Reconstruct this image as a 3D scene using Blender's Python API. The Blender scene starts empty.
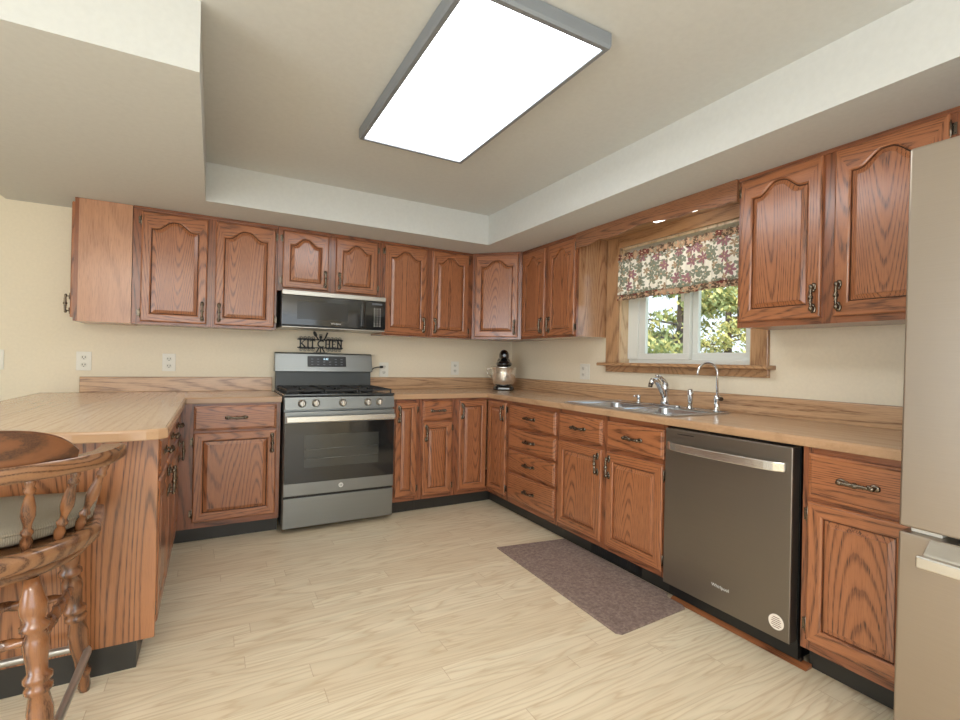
import bpy, bmesh, math, random
from mathutils import Vector, Matrix, Euler
PI = math.pi
SC = bpy.context.scene
COL = SC.collection
random.seed(7)

# ------------------------------------------------------------------ camera
cam_d = bpy.data.cameras.new('camera'); cam = bpy.data.objects.new('camera', cam_d); COL.objects.link(cam)
cam_d.sensor_fit = 'HORIZONTAL'; cam_d.sensor_width = 36.0; cam_d.lens = 480.315 / 960 * 36.0
cam_d.clip_start = 0.02; cam_d.clip_end = 300
_y, _p, _r = 0.50740, 0.002139, 0.021005
_f = Vector((math.sin(_y) * math.cos(_p), math.cos(_y) * math.cos(_p), math.sin(_p)))
_rt = Vector((math.cos(_y), -math.sin(_y), 0)); _up = _rt.cross(_f)
_rt2 = _rt * math.cos(_r) + _up * math.sin(_r); _up2 = -_rt * math.sin(_r) + _up * math.cos(_r)
cam.matrix_world = Matrix(((_rt2.x, _up2.x, -_f.x, -2.6316), (_rt2.y, _up2.y, -_f.y, -4.0788),
                           (_rt2.z, _up2.z, -_f.z, 1.1774), (0, 0, 0, 1)))
SC.camera = cam

# ------------------------------------------------------------------ world, lights, exposure
W = bpy.data.worlds.new('sky'); SC.world = W; W.use_nodes = True
wn = W.node_tree.nodes; wl = W.node_tree.links
bg = wn['Background']; bg.inputs['Color'].default_value = (0.80, 0.90, 1.0, 1); bg.inputs['Strength'].default_value = 1.15

def lamp(name, kind, loc, rot, energy, color, **kw):
    d = bpy.data.lights.new(name, kind); d.energy = energy; d.color = color
    for k, v in kw.items(): setattr(d, k, v)
    o = bpy.data.objects.new(name, d); COL.objects.link(o); o.location = loc; o.rotation_euler = rot
    return o
sun = lamp('sun', 'SUN', (0, 0, 10), (0, 0, 0), 3.4, (1, .96, .9), angle=0.01)
sun.rotation_euler = Vector((-.55, -.35, .8)).to_track_quat('Z', 'Y').to_euler()
# two added area fills, unseen behind the camera, inside the glass doors
lamp('fill_rear', 'AREA', (-2.6, -6.45, 1.25), (PI / 2, 0, 0), 22, (.90, .95, 1), shape='RECTANGLE', size=3.4, size_y=1.9)
lamp('fill_left', 'AREA', (-5.7, -4.3, 1.25), (0, -PI / 2, 0), 36, (.90, .95, 1), shape='RECTANGLE', size=1.9, size_y=1.8)
# added downward fill below the dining ceiling, out of view
lamp('fill_down', 'AREA', (-3.6, -5.2, 2.30), (0, 0, 0), 40, (1, .96, .90), shape='RECTANGLE', size=1.2, size_y=.8)
# added upward fill, out of view, for soft bounce off the ceiling
lamp('fill_up', 'AREA', (-2.4, -5.7, 1.5), (PI, 0, 0), 34, (.98, .97, .95), shape='DISK', size=.5)
SC.view_settings.view_transform = 'Standard'; SC.view_settings.look = 'None'
SC.view_settings.exposure = 0.64; SC.view_settings.gamma = 1.0; SC.view_settings.use_curve_mapping = False

# ------------------------------------------------------------------ materials
def lin(r, g, b):
    f = lambda c: (c / 255 / 12.92) if c / 255 <= .04045 else ((c / 255 + .055) / 1.055) ** 2.4
    return (f(r), f(g), f(b), 1)
class NT:
    def __init__(s, name):
        s.m = bpy.data.materials.new(name); s.m.use_nodes = True
        s.n = s.m.node_tree.nodes; s.l = s.m.node_tree.links
        s.b = s.n['Principled BSDF']
    def set(s, sock, v):
        if isinstance(v, bpy.types.NodeSocket): s.l.new(v, sock)
        else: sock.default_value = v
    def node(s, t, ins=None, **kw):
        n = s.n.new(t)
        for k, v in kw.items(): setattr(n, k, v)
        for k, v in (ins or {}).items(): s.set(n.inputs[k], v)
        return n
    def math(s, op, a, b=0.0, c=None):
        n = s.node('ShaderNodeMath', operation=op); s.set(n.inputs[0], a); s.set(n.inputs[1], b)
        if c is not None: s.set(n.inputs[2], c)
        return n.outputs[0]
    def mix(s, f, a, b):
        n = s.node('ShaderNodeMix', data_type='RGBA'); s.set(n.inputs[0], f); s.set(n.inputs[6], a); s.set(n.inputs[7], b)
        return n.outputs[2]
    def ramp(s, f, stops):
        n = s.node('ShaderNodeValToRGB'); s.set(n.inputs[0], f); e = n.color_ramp.elements
        while len(e) < len(stops): e.new(.5)
        for el, (p, c) in zip(e, stops): el.position = p; el.color = c if len(c) == 4 else (*c, 1)
        return n.outputs[0]
    def coord(s): return s.node('ShaderNodeTexCoord').outputs['Object']
    def noise(s, vec, scale, detail=2.0, w=None, rough=.5, dist=0.0):
        n = s.node('ShaderNodeTexNoise', noise_dimensions='4D' if w is not None else '3D')
        s.set(n.inputs['Vector'], vec); n.inputs['Scale'].default_value = scale; n.inputs['Detail'].default_value = detail
        n.inputs['Roughness'].default_value = rough; n.inputs['Distortion'].default_value = dist
        if w is not None: s.set(n.inputs['W'], w)
        return n.outputs['Fac']
    def bump(s, h, strength, dist=.001):
        n = s.node('ShaderNodeBump'); n.inputs['Strength'].default_value = strength; n.inputs['Distance'].default_value = dist
        s.set(n.inputs['Height'], h); s.l.new(n.outputs[0], s.b.inputs['Normal'])
    def base(s, c): s.set(s.b.inputs['Base Color'], c)
def plain(name, col, rough=.5, metal=0.0, coat=0.0, bump=0, bscale=200, spec=.5, aniso=0):
    t = NT(name); t.base(col); t.b.inputs['Roughness'].default_value = rough; t.b.inputs['Metallic'].default_value = metal
    t.b.inputs['Coat Weight'].default_value = coat; t.b.inputs['Specular IOR Level'].default_value = spec
    t.b.inputs['Coat Roughness'].default_value = .12
    nz = t.noise(t.coord(), bscale, 3.0)
    c2 = tuple(x * .9 for x in col[:3]) + (1,)
    t.base(t.mix(nz, c2, col))
    if bump: t.bump(nz, bump, .002)
    return t.m
def wood(name, axis, light, mid, dark, rings=34.0, ps=3.0, ls=.42, rough=.30, coat=.7, pores=.8, use_rand=True, bstr=.25, contrast=1.0):
    t = NT(name)
    sp = t.node('ShaderNodeSeparateXYZ', {0: t.coord()}).outputs
    o = {'Z': (0, 1, 2), 'X': (2, 1, 0), 'Y': (2, 0, 1)}[axis]
    if axis == 'Y': o = (0, 2, 1)
    p, q, l = sp[o[0]], sp[o[1]], sp[o[2]]
    rnd = t.node('ShaderNodeObjectInfo').outputs['Random'] if use_rand else 0.3
    w = t.math('MULTIPLY', rnd, 37.0)
    v1 = t.node('ShaderNodeCombineXYZ', {0: t.math('MULTIPLY', p, ps), 1: t.math('MULTIPLY', q, ps * .6), 2: t.math('MULTIPLY', l, ls)}).outputs[0]
    n = t.noise(v1, 1.0, .6, w=w, dist=.05)
    v2 = t.node('ShaderNodeCombineXYZ', {0: t.math('MULTIPLY', p, 60), 1: t.math('MULTIPLY', q, 60), 2: t.math('MULTIPLY', l, 1.6)}).outputs[0]
    n2 = t.noise(v2, 1.0, 2.5, w=w)
    r = t.math('FRACT', t.math('ADD', t.math('MULTIPLY', n, rings), t.math('MULTIPLY', n2, .5)))
    v3 = t.node('ShaderNodeCombineXYZ', {0: t.math('MULTIPLY', p, 480), 1: t.math('MULTIPLY', q, 480), 2: t.math('MULTIPLY', l, 16)}).outputs[0]
    n3 = t.noise(v3, 1.0, 2.0)
    band = t.ramp(r, [(0, (.35, .35, .35)), (.16, (0, 0, 0)), (.58, (.10, .10, .10)), (.80, (1, 1, 1)), (.93, (.95, .95, .95)), (1, (.35, .35, .35))])
    pr = t.ramp(n3, [(.40, (0, 0, 0)), (.62, (1, 1, 1))])
    col = t.mix(t.math('MULTIPLY', n2, .7), light, mid)
    f = t.math('MULTIPLY', band, t.math('MULTIPLY_ADD', pr, pores, 1 - pores))
    f = t.math('MAXIMUM', t.math('MULTIPLY', f, contrast), t.math('MULTIPLY', t.ramp(n3, [(.52, (0, 0, 0)), (.68, (1, 1, 1))]), .5 * pores))
    t.base(t.mix(f, col, dark))
    t.b.inputs['Roughness'].default_value = rough; t.b.inputs['Coat Weight'].default_value = coat; t.b.inputs['Coat Roughness'].default_value = .2
    t.bump(n3, bstr, .0008)
    return t.m
OL, OM, OD = lin(178, 114, 73), lin(148, 89, 56), lin(66, 34, 22)
oakZ = wood('oak_vertical', 'Z', OL, OM, OD, rings=64, ps=3.6, ls=.36); oakX = wood('oak_horizontal', 'X', OL, OM, OD, rings=44, ps=4.0, ls=.40)
oak_y = wood('oak_depth', 'Y', OL, OM, OD)
frZ = wood('oak_frame_vertical', 'Z', lin(152, 93, 60), lin(126, 73, 46), lin(62, 32, 20), rings=30)
frX = wood('oak_frame_horizontal', 'X', lin(152, 93, 60), lin(126, 73, 46), lin(62, 32, 20), rings=30)
panelZ = wood('oak_end_panel', 'Z', lin(178, 120, 76), lin(150, 94, 58), lin(74, 42, 26), rings=120, ps=3.2, ls=.20, pores=.6)
gapM = plain('cabinet_inside_dark', lin(70, 40, 24), .7)
bir = wood('veneer_side', 'Z', lin(200, 150, 116), lin(176, 124, 92), lin(120, 76, 54), rings=5, ps=7, ls=1.2, pores=.8, contrast=.45)
sidegrey = wood('oak_side_panel', 'Z', lin(194, 150, 112), lin(174, 128, 92), lin(122, 80, 54), rings=50, ps=5, ls=.2, rough=.16, coat=.8)
winwood = wood('window_oak', 'X', lin(196, 154, 112), lin(176, 130, 90), lin(126, 86, 56), rings=26)
winwoodZ = wood('window_oak_vertical', 'Z', lin(196, 154, 112), lin(176, 130, 90), lin(126, 86, 56), rings=20)
valwood = wood('valance_board_oak', 'X', lin(160, 108, 74), lin(136, 88, 60), lin(78, 48, 34), rings=60, ps=4)
CL, CM, CD = lin(224, 194, 162), lin(208, 172, 138), lin(166, 124, 92)
ctX = wood('laminate_grain_x', 'X', CL, CM, CD, rings=14, ps=9, ls=.16, rough=.2, coat=.3, use_rand=False, bstr=0.02, pores=.6, contrast=.4)
ctY = wood('laminate_grain_y', 'Y', CL, CM, CD, rings=14, ps=9, ls=.16, rough=.2, coat=.3, use_rand=False, bstr=0.02, pores=.6, contrast=.4)
ctE = wood('laminate_edge', 'X', lin(190, 154, 120), lin(174, 138, 104), lin(136, 102, 74), rings=3, ps=7, rough=.25, coat=.2, bstr=.03, pores=.3, contrast=.35)
bsX = wood('backsplash_laminate', 'X', lin(212, 174, 136), lin(188, 148, 110), lin(130, 92, 64), rings=22, ps=9, ls=.3, rough=.3, bstr=.03, use_rand=False)
bsY = wood('backsplash_laminate_y', 'Y', lin(212, 174, 136), lin(188, 148, 110), lin(130, 92, 64), rings=22, ps=9, ls=.3, rough=.3, bstr=.03, use_rand=False)
stoolw = wood('stool_wood', 'Z', lin(150, 100, 62), lin(118, 72, 44), lin(64, 38, 24), rings=14, ps=6, ls=1.0, rough=.2, coat=.7, pores=.5)
stoolh = wood('stool_wood_flat', 'X', lin(150, 108, 74), lin(126, 86, 58), lin(78, 50, 34), rings=22, ps=6, ls=1.2, rough=.25, coat=.5, pores=.5)
crestw = wood('stool_crest_wood', 'X', lin(130, 82, 50), lin(108, 64, 38), lin(66, 38, 24), rings=10, ps=5, ls=1.0, rough=.3, coat=.4, pores=.3)
wallM = plain('wall_cream_paint', lin(238, 226, 202), .75, bump=.12, bscale=60)
ceilM = plain('ceiling_paint', lin(212, 213, 209), .85, bump=.25, bscale=45)
black = plain('black_plastic', lin(24, 24, 24), .35)
toeM = plain('toe_kick_vinyl', lin(50, 48, 44), .35, bscale=20)
pewter = plain('antique_pewter', lin(122, 110, 96), .26, .95, bscale=300, bump=.3)
chrome = plain('chrome', lin(225, 226, 228), .12, 1.0)
sinkM = plain('sink_steel', lin(214, 220, 226), .24, .95)
white_pl = plain('white_plastic', lin(236, 232, 220), .4)
vinyl = plain('white_vinyl', lin(236, 238, 232), .4)
iron = plain('cast_iron', lin(38, 38, 38), .55)
sign_m = plain('sign_black_metal', lin(26, 26, 26), .5)
grey_lab = plain('display_grey', lin(96, 100, 106), .3)
logo_m = plain('logo_silver', lin(226, 226, 222), .35, .3)
def brushed(name, col, rough, axis='X', metal=.9):
    t = NT(name); sp = t.node('ShaderNodeSeparateXYZ', {0: t.coord()}).outputs
    k = {'X': (2, 400, 400), 'Y': (400, 2, 400), 'Z': (400, 400, 2)}[axis]
    v = t.node('ShaderNodeCombineXYZ', {i: t.math('MULTIPLY', sp[i], k[i]) for i in range(3)}).outputs[0]
    n = t.noise(v, 1.0, 2.0)
    t.base(t.mix(n, tuple(c * .88 for c in col[:3]) + (1,), col)); t.b.inputs['Metallic'].default_value = metal
    t.l.new(t.math('MULTIPLY_ADD', n, .1, rough - .05), t.b.inputs['Roughness'])
    return t.m
steel = brushed('stainless_steel', lin(196, 192, 184), .36)
slate = brushed('slate_steel', lin(144, 146, 144), .36)
blksteel = brushed('dark_stainless', lin(138, 130, 120), .38)
fridgeM = brushed('fridge_stainless', lin(174, 161, 147), .34, metal=.9)
whisk = brushed('bright_handle_steel', lin(224, 220, 212), .25)
glassblk = plain('black_glass', lin(30, 31, 32), .06, coat=.6)
ovenwin = plain('oven_window_glass', lin(58, 60, 58), .07, coat=.5)
def emis(name, col, s):
    t = NT(name); t.base((.12, .12, .12, 1)); t.b.inputs['Roughness'].default_value = .6; t.b.inputs['Emission Color'].default_value = col; t.b.inputs['Emission Strength'].default_value = s
    nz = t.noise(t.coord(), 6, 2.0); t.l.new(t.math('MULTIPLY_ADD', nz, .06 * s, s * .97), t.b.inputs['Emission Strength'])
    return t.m
lightM = emis('lamp_diffuser', (.92, .97, 1.0, 1), 5.0)
tubeM = emis('undersoffit_lamp', (1, .97, .92, 1), 4.0)
ledM = emis('clock_digits', (.6, .85, 1, 1), 1.2)
frameM = brushed('lamp_frame_nickel', lin(146, 152, 158), .45, metal=.35)
def glass():
    t = NT('window_glass'); g = t.node('ShaderNodeBsdfGlossy'); g.inputs['Roughness'].default_value = .02
    tr = t.node('ShaderNodeBsdfTransparent'); tr.inputs['Color'].default_value = (.96, .98, .98, 1)
    m = t.node('ShaderNodeMixShader'); m.inputs[0].default_value = .06
    t.l.new(tr.outputs[0], m.inputs[1]); t.l.new(g.outputs[0], m.inputs[2]); t.l.new(m.outputs[0], t.n['Material Output'].inputs[0])
    return t.m
glassM = glass()
def floor_mat():
    t = NT('floor_planks'); c = t.coord(); sp = t.node('ShaderNodeSeparateXYZ', {0: c}).outputs
    x, y = sp[0], sp[1]
    pw, pl = .083, 1.15
    row = t.math('FLOOR', t.math('DIVIDE', y, pw))
    off = t.node('ShaderNodeTexWhiteNoise', {'W': row}, noise_dimensions='1D').outputs['Value']
    xs = t.math('ADD', t.math('DIVIDE', x, pl), t.math('MULTIPLY', off, 5.0))
    cell = t.math('FLOOR', xs)
    idv = t.node('ShaderNodeCombineXYZ', {0: row, 1: cell, 2: 0.0}).outputs[0]
    rnd = t.node('ShaderNodeTexWhiteNoise', {'Vector': idv}, noise_dimensions='3D').outputs['Value']
    v1 = t.node('ShaderNodeCombineXYZ', {0: t.math('MULTIPLY', x, .75), 1: t.math('MULTIPLY', y, 6.5), 2: t.math('MULTIPLY', rnd, 40)}).outputs[0]
    n = t.noise(v1, 1.0, 2.0, dist=.3)
    v2 = t.node('ShaderNodeCombineXYZ', {0: t.math('MULTIPLY', x, 5), 1: t.math('MULTIPLY', y, 90), 2: t.math('MULTIPLY', rnd, 40)}).outputs[0]
    n2 = t.noise(v2, 1.0, 3.0)
    r = t.math('FRACT', t.math('ADD', t.math('MULTIPLY', n, 15.0), t.math('MULTIPLY', n2, .5)))
    col = t.ramp(r, [(0, lin(220, 207, 180)), (.35, lin(232, 218, 191)), (.7, lin(230, 215, 188)), (.9, lin(210, 190, 158)), (1, lin(223, 208, 180))])
    col = t.mix(t.math('MULTIPLY', rnd, .38), col, lin(206, 182, 148))
    col = t.mix(t.ramp(n2, [(.5, (0, 0, 0)), (.75, (.45, .45, .45))]), col, lin(192, 166, 130))
    fy = t.math('FRACT', t.math('DIVIDE', y, pw)); fx = t.math('FRACT', xs)
    ey = t.math('LESS_THAN', fy, .022); ex = t.math('LESS_THAN', fx, .0022)
    e = t.math('MULTIPLY', t.math('MAXIMUM', ex, t.math('MULTIPLY', ey, .5)), .5)
    t.base(t.mix(e, col, lin(170, 134, 96)))
    t.b.inputs['Roughness'].default_value = .38
    t.bump(t.math('SUBTRACT', t.math('MULTIPLY', n2, .3), e), .25, .001)
    return t.m
floorM = floor_mat()
def rug_mat():
    t = NT('rug_pile'); c = t.coord()
    a = t.noise(c, 60, 4.0, rough=.7); b = t.noise(c, 700, 2.0); d = t.noise(c, 5, 2.0)
    col = t.ramp(a, [(.3, lin(120, 101, 92)), (.5, lin(158, 136, 124)), (.7, lin(188, 166, 152))])
    col = t.mix(t.math('MULTIPLY', b, .5), col, lin(96, 76, 70)); col = t.mix(t.math('MULTIPLY', d, .3), col, lin(126, 102, 98))
    t.base(col); t.b.inputs['Roughness'].default_value = .95; t.bump(b, .8, .004)
    return t.m
rugM = rug_mat()
def tweed():
    t = NT('cushion_tweed'); c = t.coord()
    w = t.node('ShaderNodeTexWave', {'Vector': c}, wave_type='BANDS', bands_direction='X'); w.inputs['Scale'].default_value = 110; w.inputs['Distortion'].default_value = 1
    n = t.noise(c, 260, 2.0)
    col = t.mix(w.outputs['Fac'], lin(142, 130, 110), lin(186, 176, 156)); t.base(t.mix(t.math('MULTIPLY', n, .5), col, lin(112, 106, 94)))
    t.b.inputs['Roughness'].default_value = .95; t.bump(w.outputs['Fac'], .6, .003)
    return t.m
tweedM = tweed()
def floral(name, basecol, c1, c2, c3, scale=11.0, dens=1.0):
    t = NT(name); sp = t.node('ShaderNodeSeparateXYZ', {0: t.coord()}).outputs
    v = t.node('ShaderNodeCombineXYZ', {0: sp[0], 1: sp[2], 2: 0.0}).outputs[0]
    def layer(sc, seed, R, npet, cols, prev, depth):
        vv = t.node('ShaderNodeVectorMath', {0: v, 1: (seed, seed * 1.7, 0)}, operation='ADD').outputs[0]
        vo = t.node('ShaderNodeTexVoronoi', {'Vector': vv}, voronoi_dimensions='2D'); vo.inputs['Scale'].default_value = sc; vo.inputs['Randomness'].default_value = .75
        vs = t.node('ShaderNodeVectorMath', {0: vv, 1: vo.outputs['Position']}, operation='SUBTRACT').outputs[0]
        s = t.node('ShaderNodeSeparateXYZ', {0: vs}).outputs
        cs = t.node('ShaderNodeSeparateColor', {0: vo.outputs['Color']}).outputs
        ang = t.math('ARCTAN2', s[1], s[0])
        rad = t.math('MULTIPLY', t.node('ShaderNodeVectorMath', {0: vs}, operation='LENGTH').outputs['Value'], sc)
        pet = t.math('ABSOLUTE', t.math('COSINE', t.math('ADD', t.math('MULTIPLY', ang, npet / 2), t.math('MULTIPLY', cs[0], 6.28))))
        lim = t.math('MULTIPLY', t.math('ADD', t.math('MULTIPLY', pet, depth), 1 - depth), R)
        m = t.math('LESS_THAN', rad, lim)
        pick = t.math('GREATER_THAN', cs[1], .5)
        col = t.mix(pick, cols[0], cols[1])
        col = t.mix(t.math('LESS_THAN', rad, R * .16), col, c3)
        return t.mix(m, prev, col)
    c = layer(scale * 2.1, .37, .42, 2, (c2, lin(150, 150, 128)), basecol, .85)
    c = layer(scale * 1.5, 1.3, .40, 5, (c2, lin(176, 150, 120)), c, .8)
    c = layer(scale, 2.9, .42, 6, (c1, c2), c, .7) if dens > .5 else c
    t.base(c); t.b.inputs['Roughness'].default_value = .9
    n = t.noise(t.coord(), 900, 2.0); t.bump(n, .2, .001)
    return t.m
fabM = floral('floral_fabric', lin(246, 240, 226), lin(160, 116, 122), lin(138, 144, 126), lin(206, 180, 150), 11.0)
bordM = floral('floral_border_fabric', lin(196, 160, 130), lin(124, 66, 58), lin(104, 84, 66), lin(220, 190, 160), 15.0)
tagM = plain('sticker_cream', lin(238, 228, 214), .5)
inkM = plain('ink_brown', lin(120, 84, 70), .6)
mixerM = plain('mixer_black_enamel', lin(26, 25, 27), .18, coat=.8)
bowlM = plain('mixer_bowl_steel', lin(236, 232, 224), .22, .9)
leafM = plain('pine_needles', lin(150, 160, 104), .7, bscale=3)
leafY = plain('yellow_foliage', lin(214, 204, 130), .7, bscale=3)
barkM = plain('bark', lin(84, 72, 62), .9)
grassM = plain('lawn_grass', lin(120, 138, 84), .9)
footM = plain('footrest_metal', lin(186, 184, 178), .3, .8)

# ------------------------------------------------------------------ mesh helpers
class MB:
    def __init__(s): s.bm = bmesh.new()
    def face(s, vs, mi=0, sm=False):
        try: f = s.bm.faces.new(vs)
        except ValueError: return None
        f.material_index = mi; f.smooth = sm; return f
    def box(s, x0, x1, y0, y1, z0, z1, mi=0):
        v = [s.bm.verts.new((x, y, z)) for z in (z0, z1) for y in (y0, y1) for x in (x0, x1)]
        for q in ((0, 2, 3, 1), (4, 5, 7, 6), (0, 1, 5, 4), (2, 6, 7, 3), (0, 4, 6, 2), (1, 3, 7, 5)): s.face([v[i] for i in q], mi)
        return s
    def loft(s, rings, mi=0, caps=(True, True), closed=True, sm=False, mif=None):
        R = [[s.bm.verts.new(p) for p in r] for r in rings]; n = len(R[0])
        for j, (a, b) in enumerate(zip(R, R[1:])):
            for i in range(n if closed else n - 1):
                k = (i + 1) % n; s.face([a[i], a[k], b[k], b[i]], mif(j, i) if mif else mi, sm)
        if caps[0]: s.face(R[0][::-1], mi)
        if caps[1]: s.face(R[-1], mi)
        return s
    def lathe(s, prof, p0=(0, 0, 0), d=(0, 0, 1), seg=16, mi=0, caps=(True, True)):
        d = Vector(d).normalized(); u = d.orthogonal().normalized(); w = d.cross(u); p0 = Vector(p0)
        rings = [[tuple(p0 + d * t + (u * math.cos(2 * PI * i / seg) + w * math.sin(2 * PI * i / seg)) * max(r, .0002)) for i in range(seg)] for r, t in prof]
        return s.loft(rings, mi, caps, sm=True)
    def rod(s, a, b, r, seg=12, mi=0, r2=None):
        a, b = Vector(a), Vector(b); return s.lathe([(r, 0), (r if r2 is None else r2, (b - a).length)], a, b - a, seg, mi)
    def tube(s, pts, r, seg=12, mi=0, closed=False, ell=1.0):
        P = [Vector(p) for p in pts]; n = len(P); rings = []; prev = None
        for i in range(n):
            if closed: t = P[(i + 1) % n] - P[i - 1]
            else: t = P[min(i + 1, n - 1)] - P[max(i - 1, 0)]
            t.normalize()
            u = t.orthogonal().normalized() if prev is None else (prev - t * prev.dot(t)).normalized()
            prev = u; w = t.cross(u); rr = r[i] if isinstance(r, (list, tuple)) else r
            rings.append([tuple(P[i] + (u * math.cos(2 * PI * k / seg) + w * math.sin(2 * PI * k / seg) * ell) * rr) for k in range(seg)])
        if closed: rings.append(rings[0])
        return s.loft(rings, mi, (not closed, not closed), sm=True)
    def prism(s, pts, z0, z1, mi=0, axis='z'):
        mp = {'z': lambda p, z: (p[0], p[1], z), 'y': lambda p, z: (p[0], z, p[1]), 'x': lambda p, z: (z, p[0], p[1])}[axis]
        return s.loft([[mp(p, z0) for p in pts], [mp(p, z1) for p in pts]], mi)
    def ball(s, c, r, seg=12, mi=0):
        c = Vector(c); r = r if isinstance(r, (list, tuple)) else (r, r, r); rings = []
        for j in range(1, seg // 2):
            a = PI * j / (seg // 2)
            rings.append([(c.x + r[0] * math.sin(a) * math.cos(2 * PI * i / seg), c.y + r[1] * math.sin(a) * math.sin(2 * PI * i / seg), c.z - r[2] * math.cos(a)) for i in range(seg)])
        return s.loft(rings, mi, sm=True)
    def build(s, name, mats, parent=None, bevel=0, seg=2, sm=False, loc=None, ang=35, weld=False):
        if weld: bmesh.ops.remove_doubles(s.bm, verts=s.bm.verts, dist=.0002)
        bmesh.ops.recalc_face_normals(s.bm, faces=s.bm.faces)
        me = bpy.data.meshes.new(name); s.bm.to_mesh(me); s.bm.free()
        if not isinstance(mats, (list, tuple)): mats = [mats]
        for m in mats: me.materials.append(m)
        o = bpy.data.objects.new(name, me); COL.objects.link(o)
        if parent is not None: o.parent = parent
        if loc is not None: o.location = loc
        if sm:
            me.polygons.foreach_set('use_smooth', [True] * len(me.polygons)); me.set_sharp_from_angle(angle=math.radians(ang))
        if bevel:
            b = o.modifiers.new('bevel', 'BEVEL'); b.width = bevel; b.segments = seg; b.limit_method = 'ANGLE'; b.angle_limit = math.radians(40)
            b.harden_normals = False
        return o
def sweep(path, prof, closed=False):
    """mitred sweep of (out, z) profile along a 2D path; out is to the right of travel"""
    n = len(path); rings = []
    for i, p in enumerate(path):
        p = Vector(p)
        a = (Vector(path[i]) - Vector(path[i - 1])).normalized() if i > 0 else None
        b = (Vector(path[i + 1]) - p).normalized() if i < n - 1 else None
        if a is None: a = b
        if b is None: b = a
        na, nb = Vector((a.y, -a.x)), Vector((b.y, -b.x)); m = (na + nb).normalized(); k = 1 / max(.3, m.dot(na))
        rings.append([(p.x + m.x * o * k, p.y + m.y * o * k, z) for o, z in prof])
    return rings
def empty(name, loc=(0, 0, 0), rz=0, parent=None):
    o = bpy.data.objects.new(name, None); COL.objects.link(o); o.location = loc; o.rotation_euler = (0, 0, rz); o.empty_display_size = .1
    if parent is not None: o.parent = parent
    return o
def tag(o, label=None, cat=None, group=None, kind=None):
    if label: o['label'] = label
    if cat: o['category'] = cat
    if group: o['group'] = group
    if kind: o['kind'] = kind
    return o
def struct(o): o['kind'] = 'structure'; return o
def text_obj(txt, size, name, mat, parent, loc, rot, extrude=.0004, align='CENTER'):
    cu = bpy.data.curves.new(name, 'FONT'); cu.body = txt; cu.size = size; cu.extrude = extrude; cu.align_x = align; cu.align_y = 'CENTER'
    to = bpy.data.objects.new(name + '_src', cu); COL.objects.link(to)
    dg = bpy.context.evaluated_depsgraph_get(); me = bpy.data.meshes.new_from_object(to.evaluated_get(dg))
    bpy.data.objects.remove(to); me.materials.clear(); me.materials.append(mat); me.name = name
    o = bpy.data.objects.new(name, me); COL.objects.link(o); o.parent = parent; o.location = loc; o.rotation_euler = rot
    return o

# ------------------------------------------------------------------ room shell
CZ = 2.37; SZ = 2.13
WX0, WY0 = -5.8, -6.6
struct(MB().box(WX0 - .15, .15, WY0 - .15, .15, -.12, 0).build('floor', floorM))
m = MB(); m.box(WX0 - .15, .15, WY0 - .15, .15, CZ, CZ + .12); struct(m.build('ceiling', ceilM))
struct(MB().box(WX0 - .15, .15, 0, .15, 0, CZ).build('wall_back', wallM))
# right wall with the window opening
wy0, wy1, wz0, wz1 = -2.475, -1.465, 1.175, 2.03
m = MB(); m.box(0, .15, WY0, wy0, 0, CZ); m.box(0, .15, wy1, 0, 0, CZ); m.box(0, .15, wy0, wy1, 0, wz0); m.box(0, .15, wy0, wy1, wz1, CZ)
struct(m.build('wall_right', wallM))
# left and front walls of the dining side (behind the camera)
m = MB(); m.box(WX0 - .15, WX0, WY0, -5.2, 0, CZ); m.box(WX0 - .15, WX0, -2.0, 0, 0, CZ); m.box(WX0 - .15, WX0, -5.2, -2.0, 2.1, CZ)
struct(m.build('wall_left', wallM))
m = MB(); m.box(WX0 - .15, -4.4, WY0 - .15, WY0, 0, CZ); m.box(-.8, .15, WY0 - .15, WY0, 0, CZ); m.box(-4.4, -.8, WY0 - .15, WY0, 2.1, CZ)
struct(m.build('wall_front', wallM))
def glazed(name, loc, rz, w, h):
    e = empty(name, loc, rz); struct(e)
    m = MB(); t = .07
    m.box(0, w, -.05, .05, 0, t); m.box(0, w, -.05, .05, h - t, h)
    for x in (0, w / 3 - t / 2, 2 * w / 3 - t / 2, w - t): m.box(x, x + t, -.05, .05, t, h - t)
    m.build('door_frame', vinyl, e)
    for i in range(3): MB().box(i * w / 3 + .04, (i + 1) * w / 3 - .04, -.004, .004, t, h - t).build('pane', glassM, e)
glazed('door_1', (-4.4, WY0 - .08, 0), 0, 3.6, 2.1)
glazed('door_2', (WX0 - .08, -5.2, 0), PI / 2, 3.2, 2.1)
# soffits: back, left (over the peninsula) and right
SFY = -.66; SFX = -.675
struct(MB().box(-3.783, 0, SFY, 0, SZ, CZ).build('soffit', ceilM))
struct(MB().box(-3.783, -2.69, -2.197, SFY, SZ, CZ).build('soffit', ceilM))
struct(MB().box(SFX, 0, WY0, SFY, SZ, CZ).build('soffit', ceilM))
# outside ground
struct(MB().box(.3, 60, -40, 60, -1.4, -1.3).build('ground', grassM))

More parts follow.
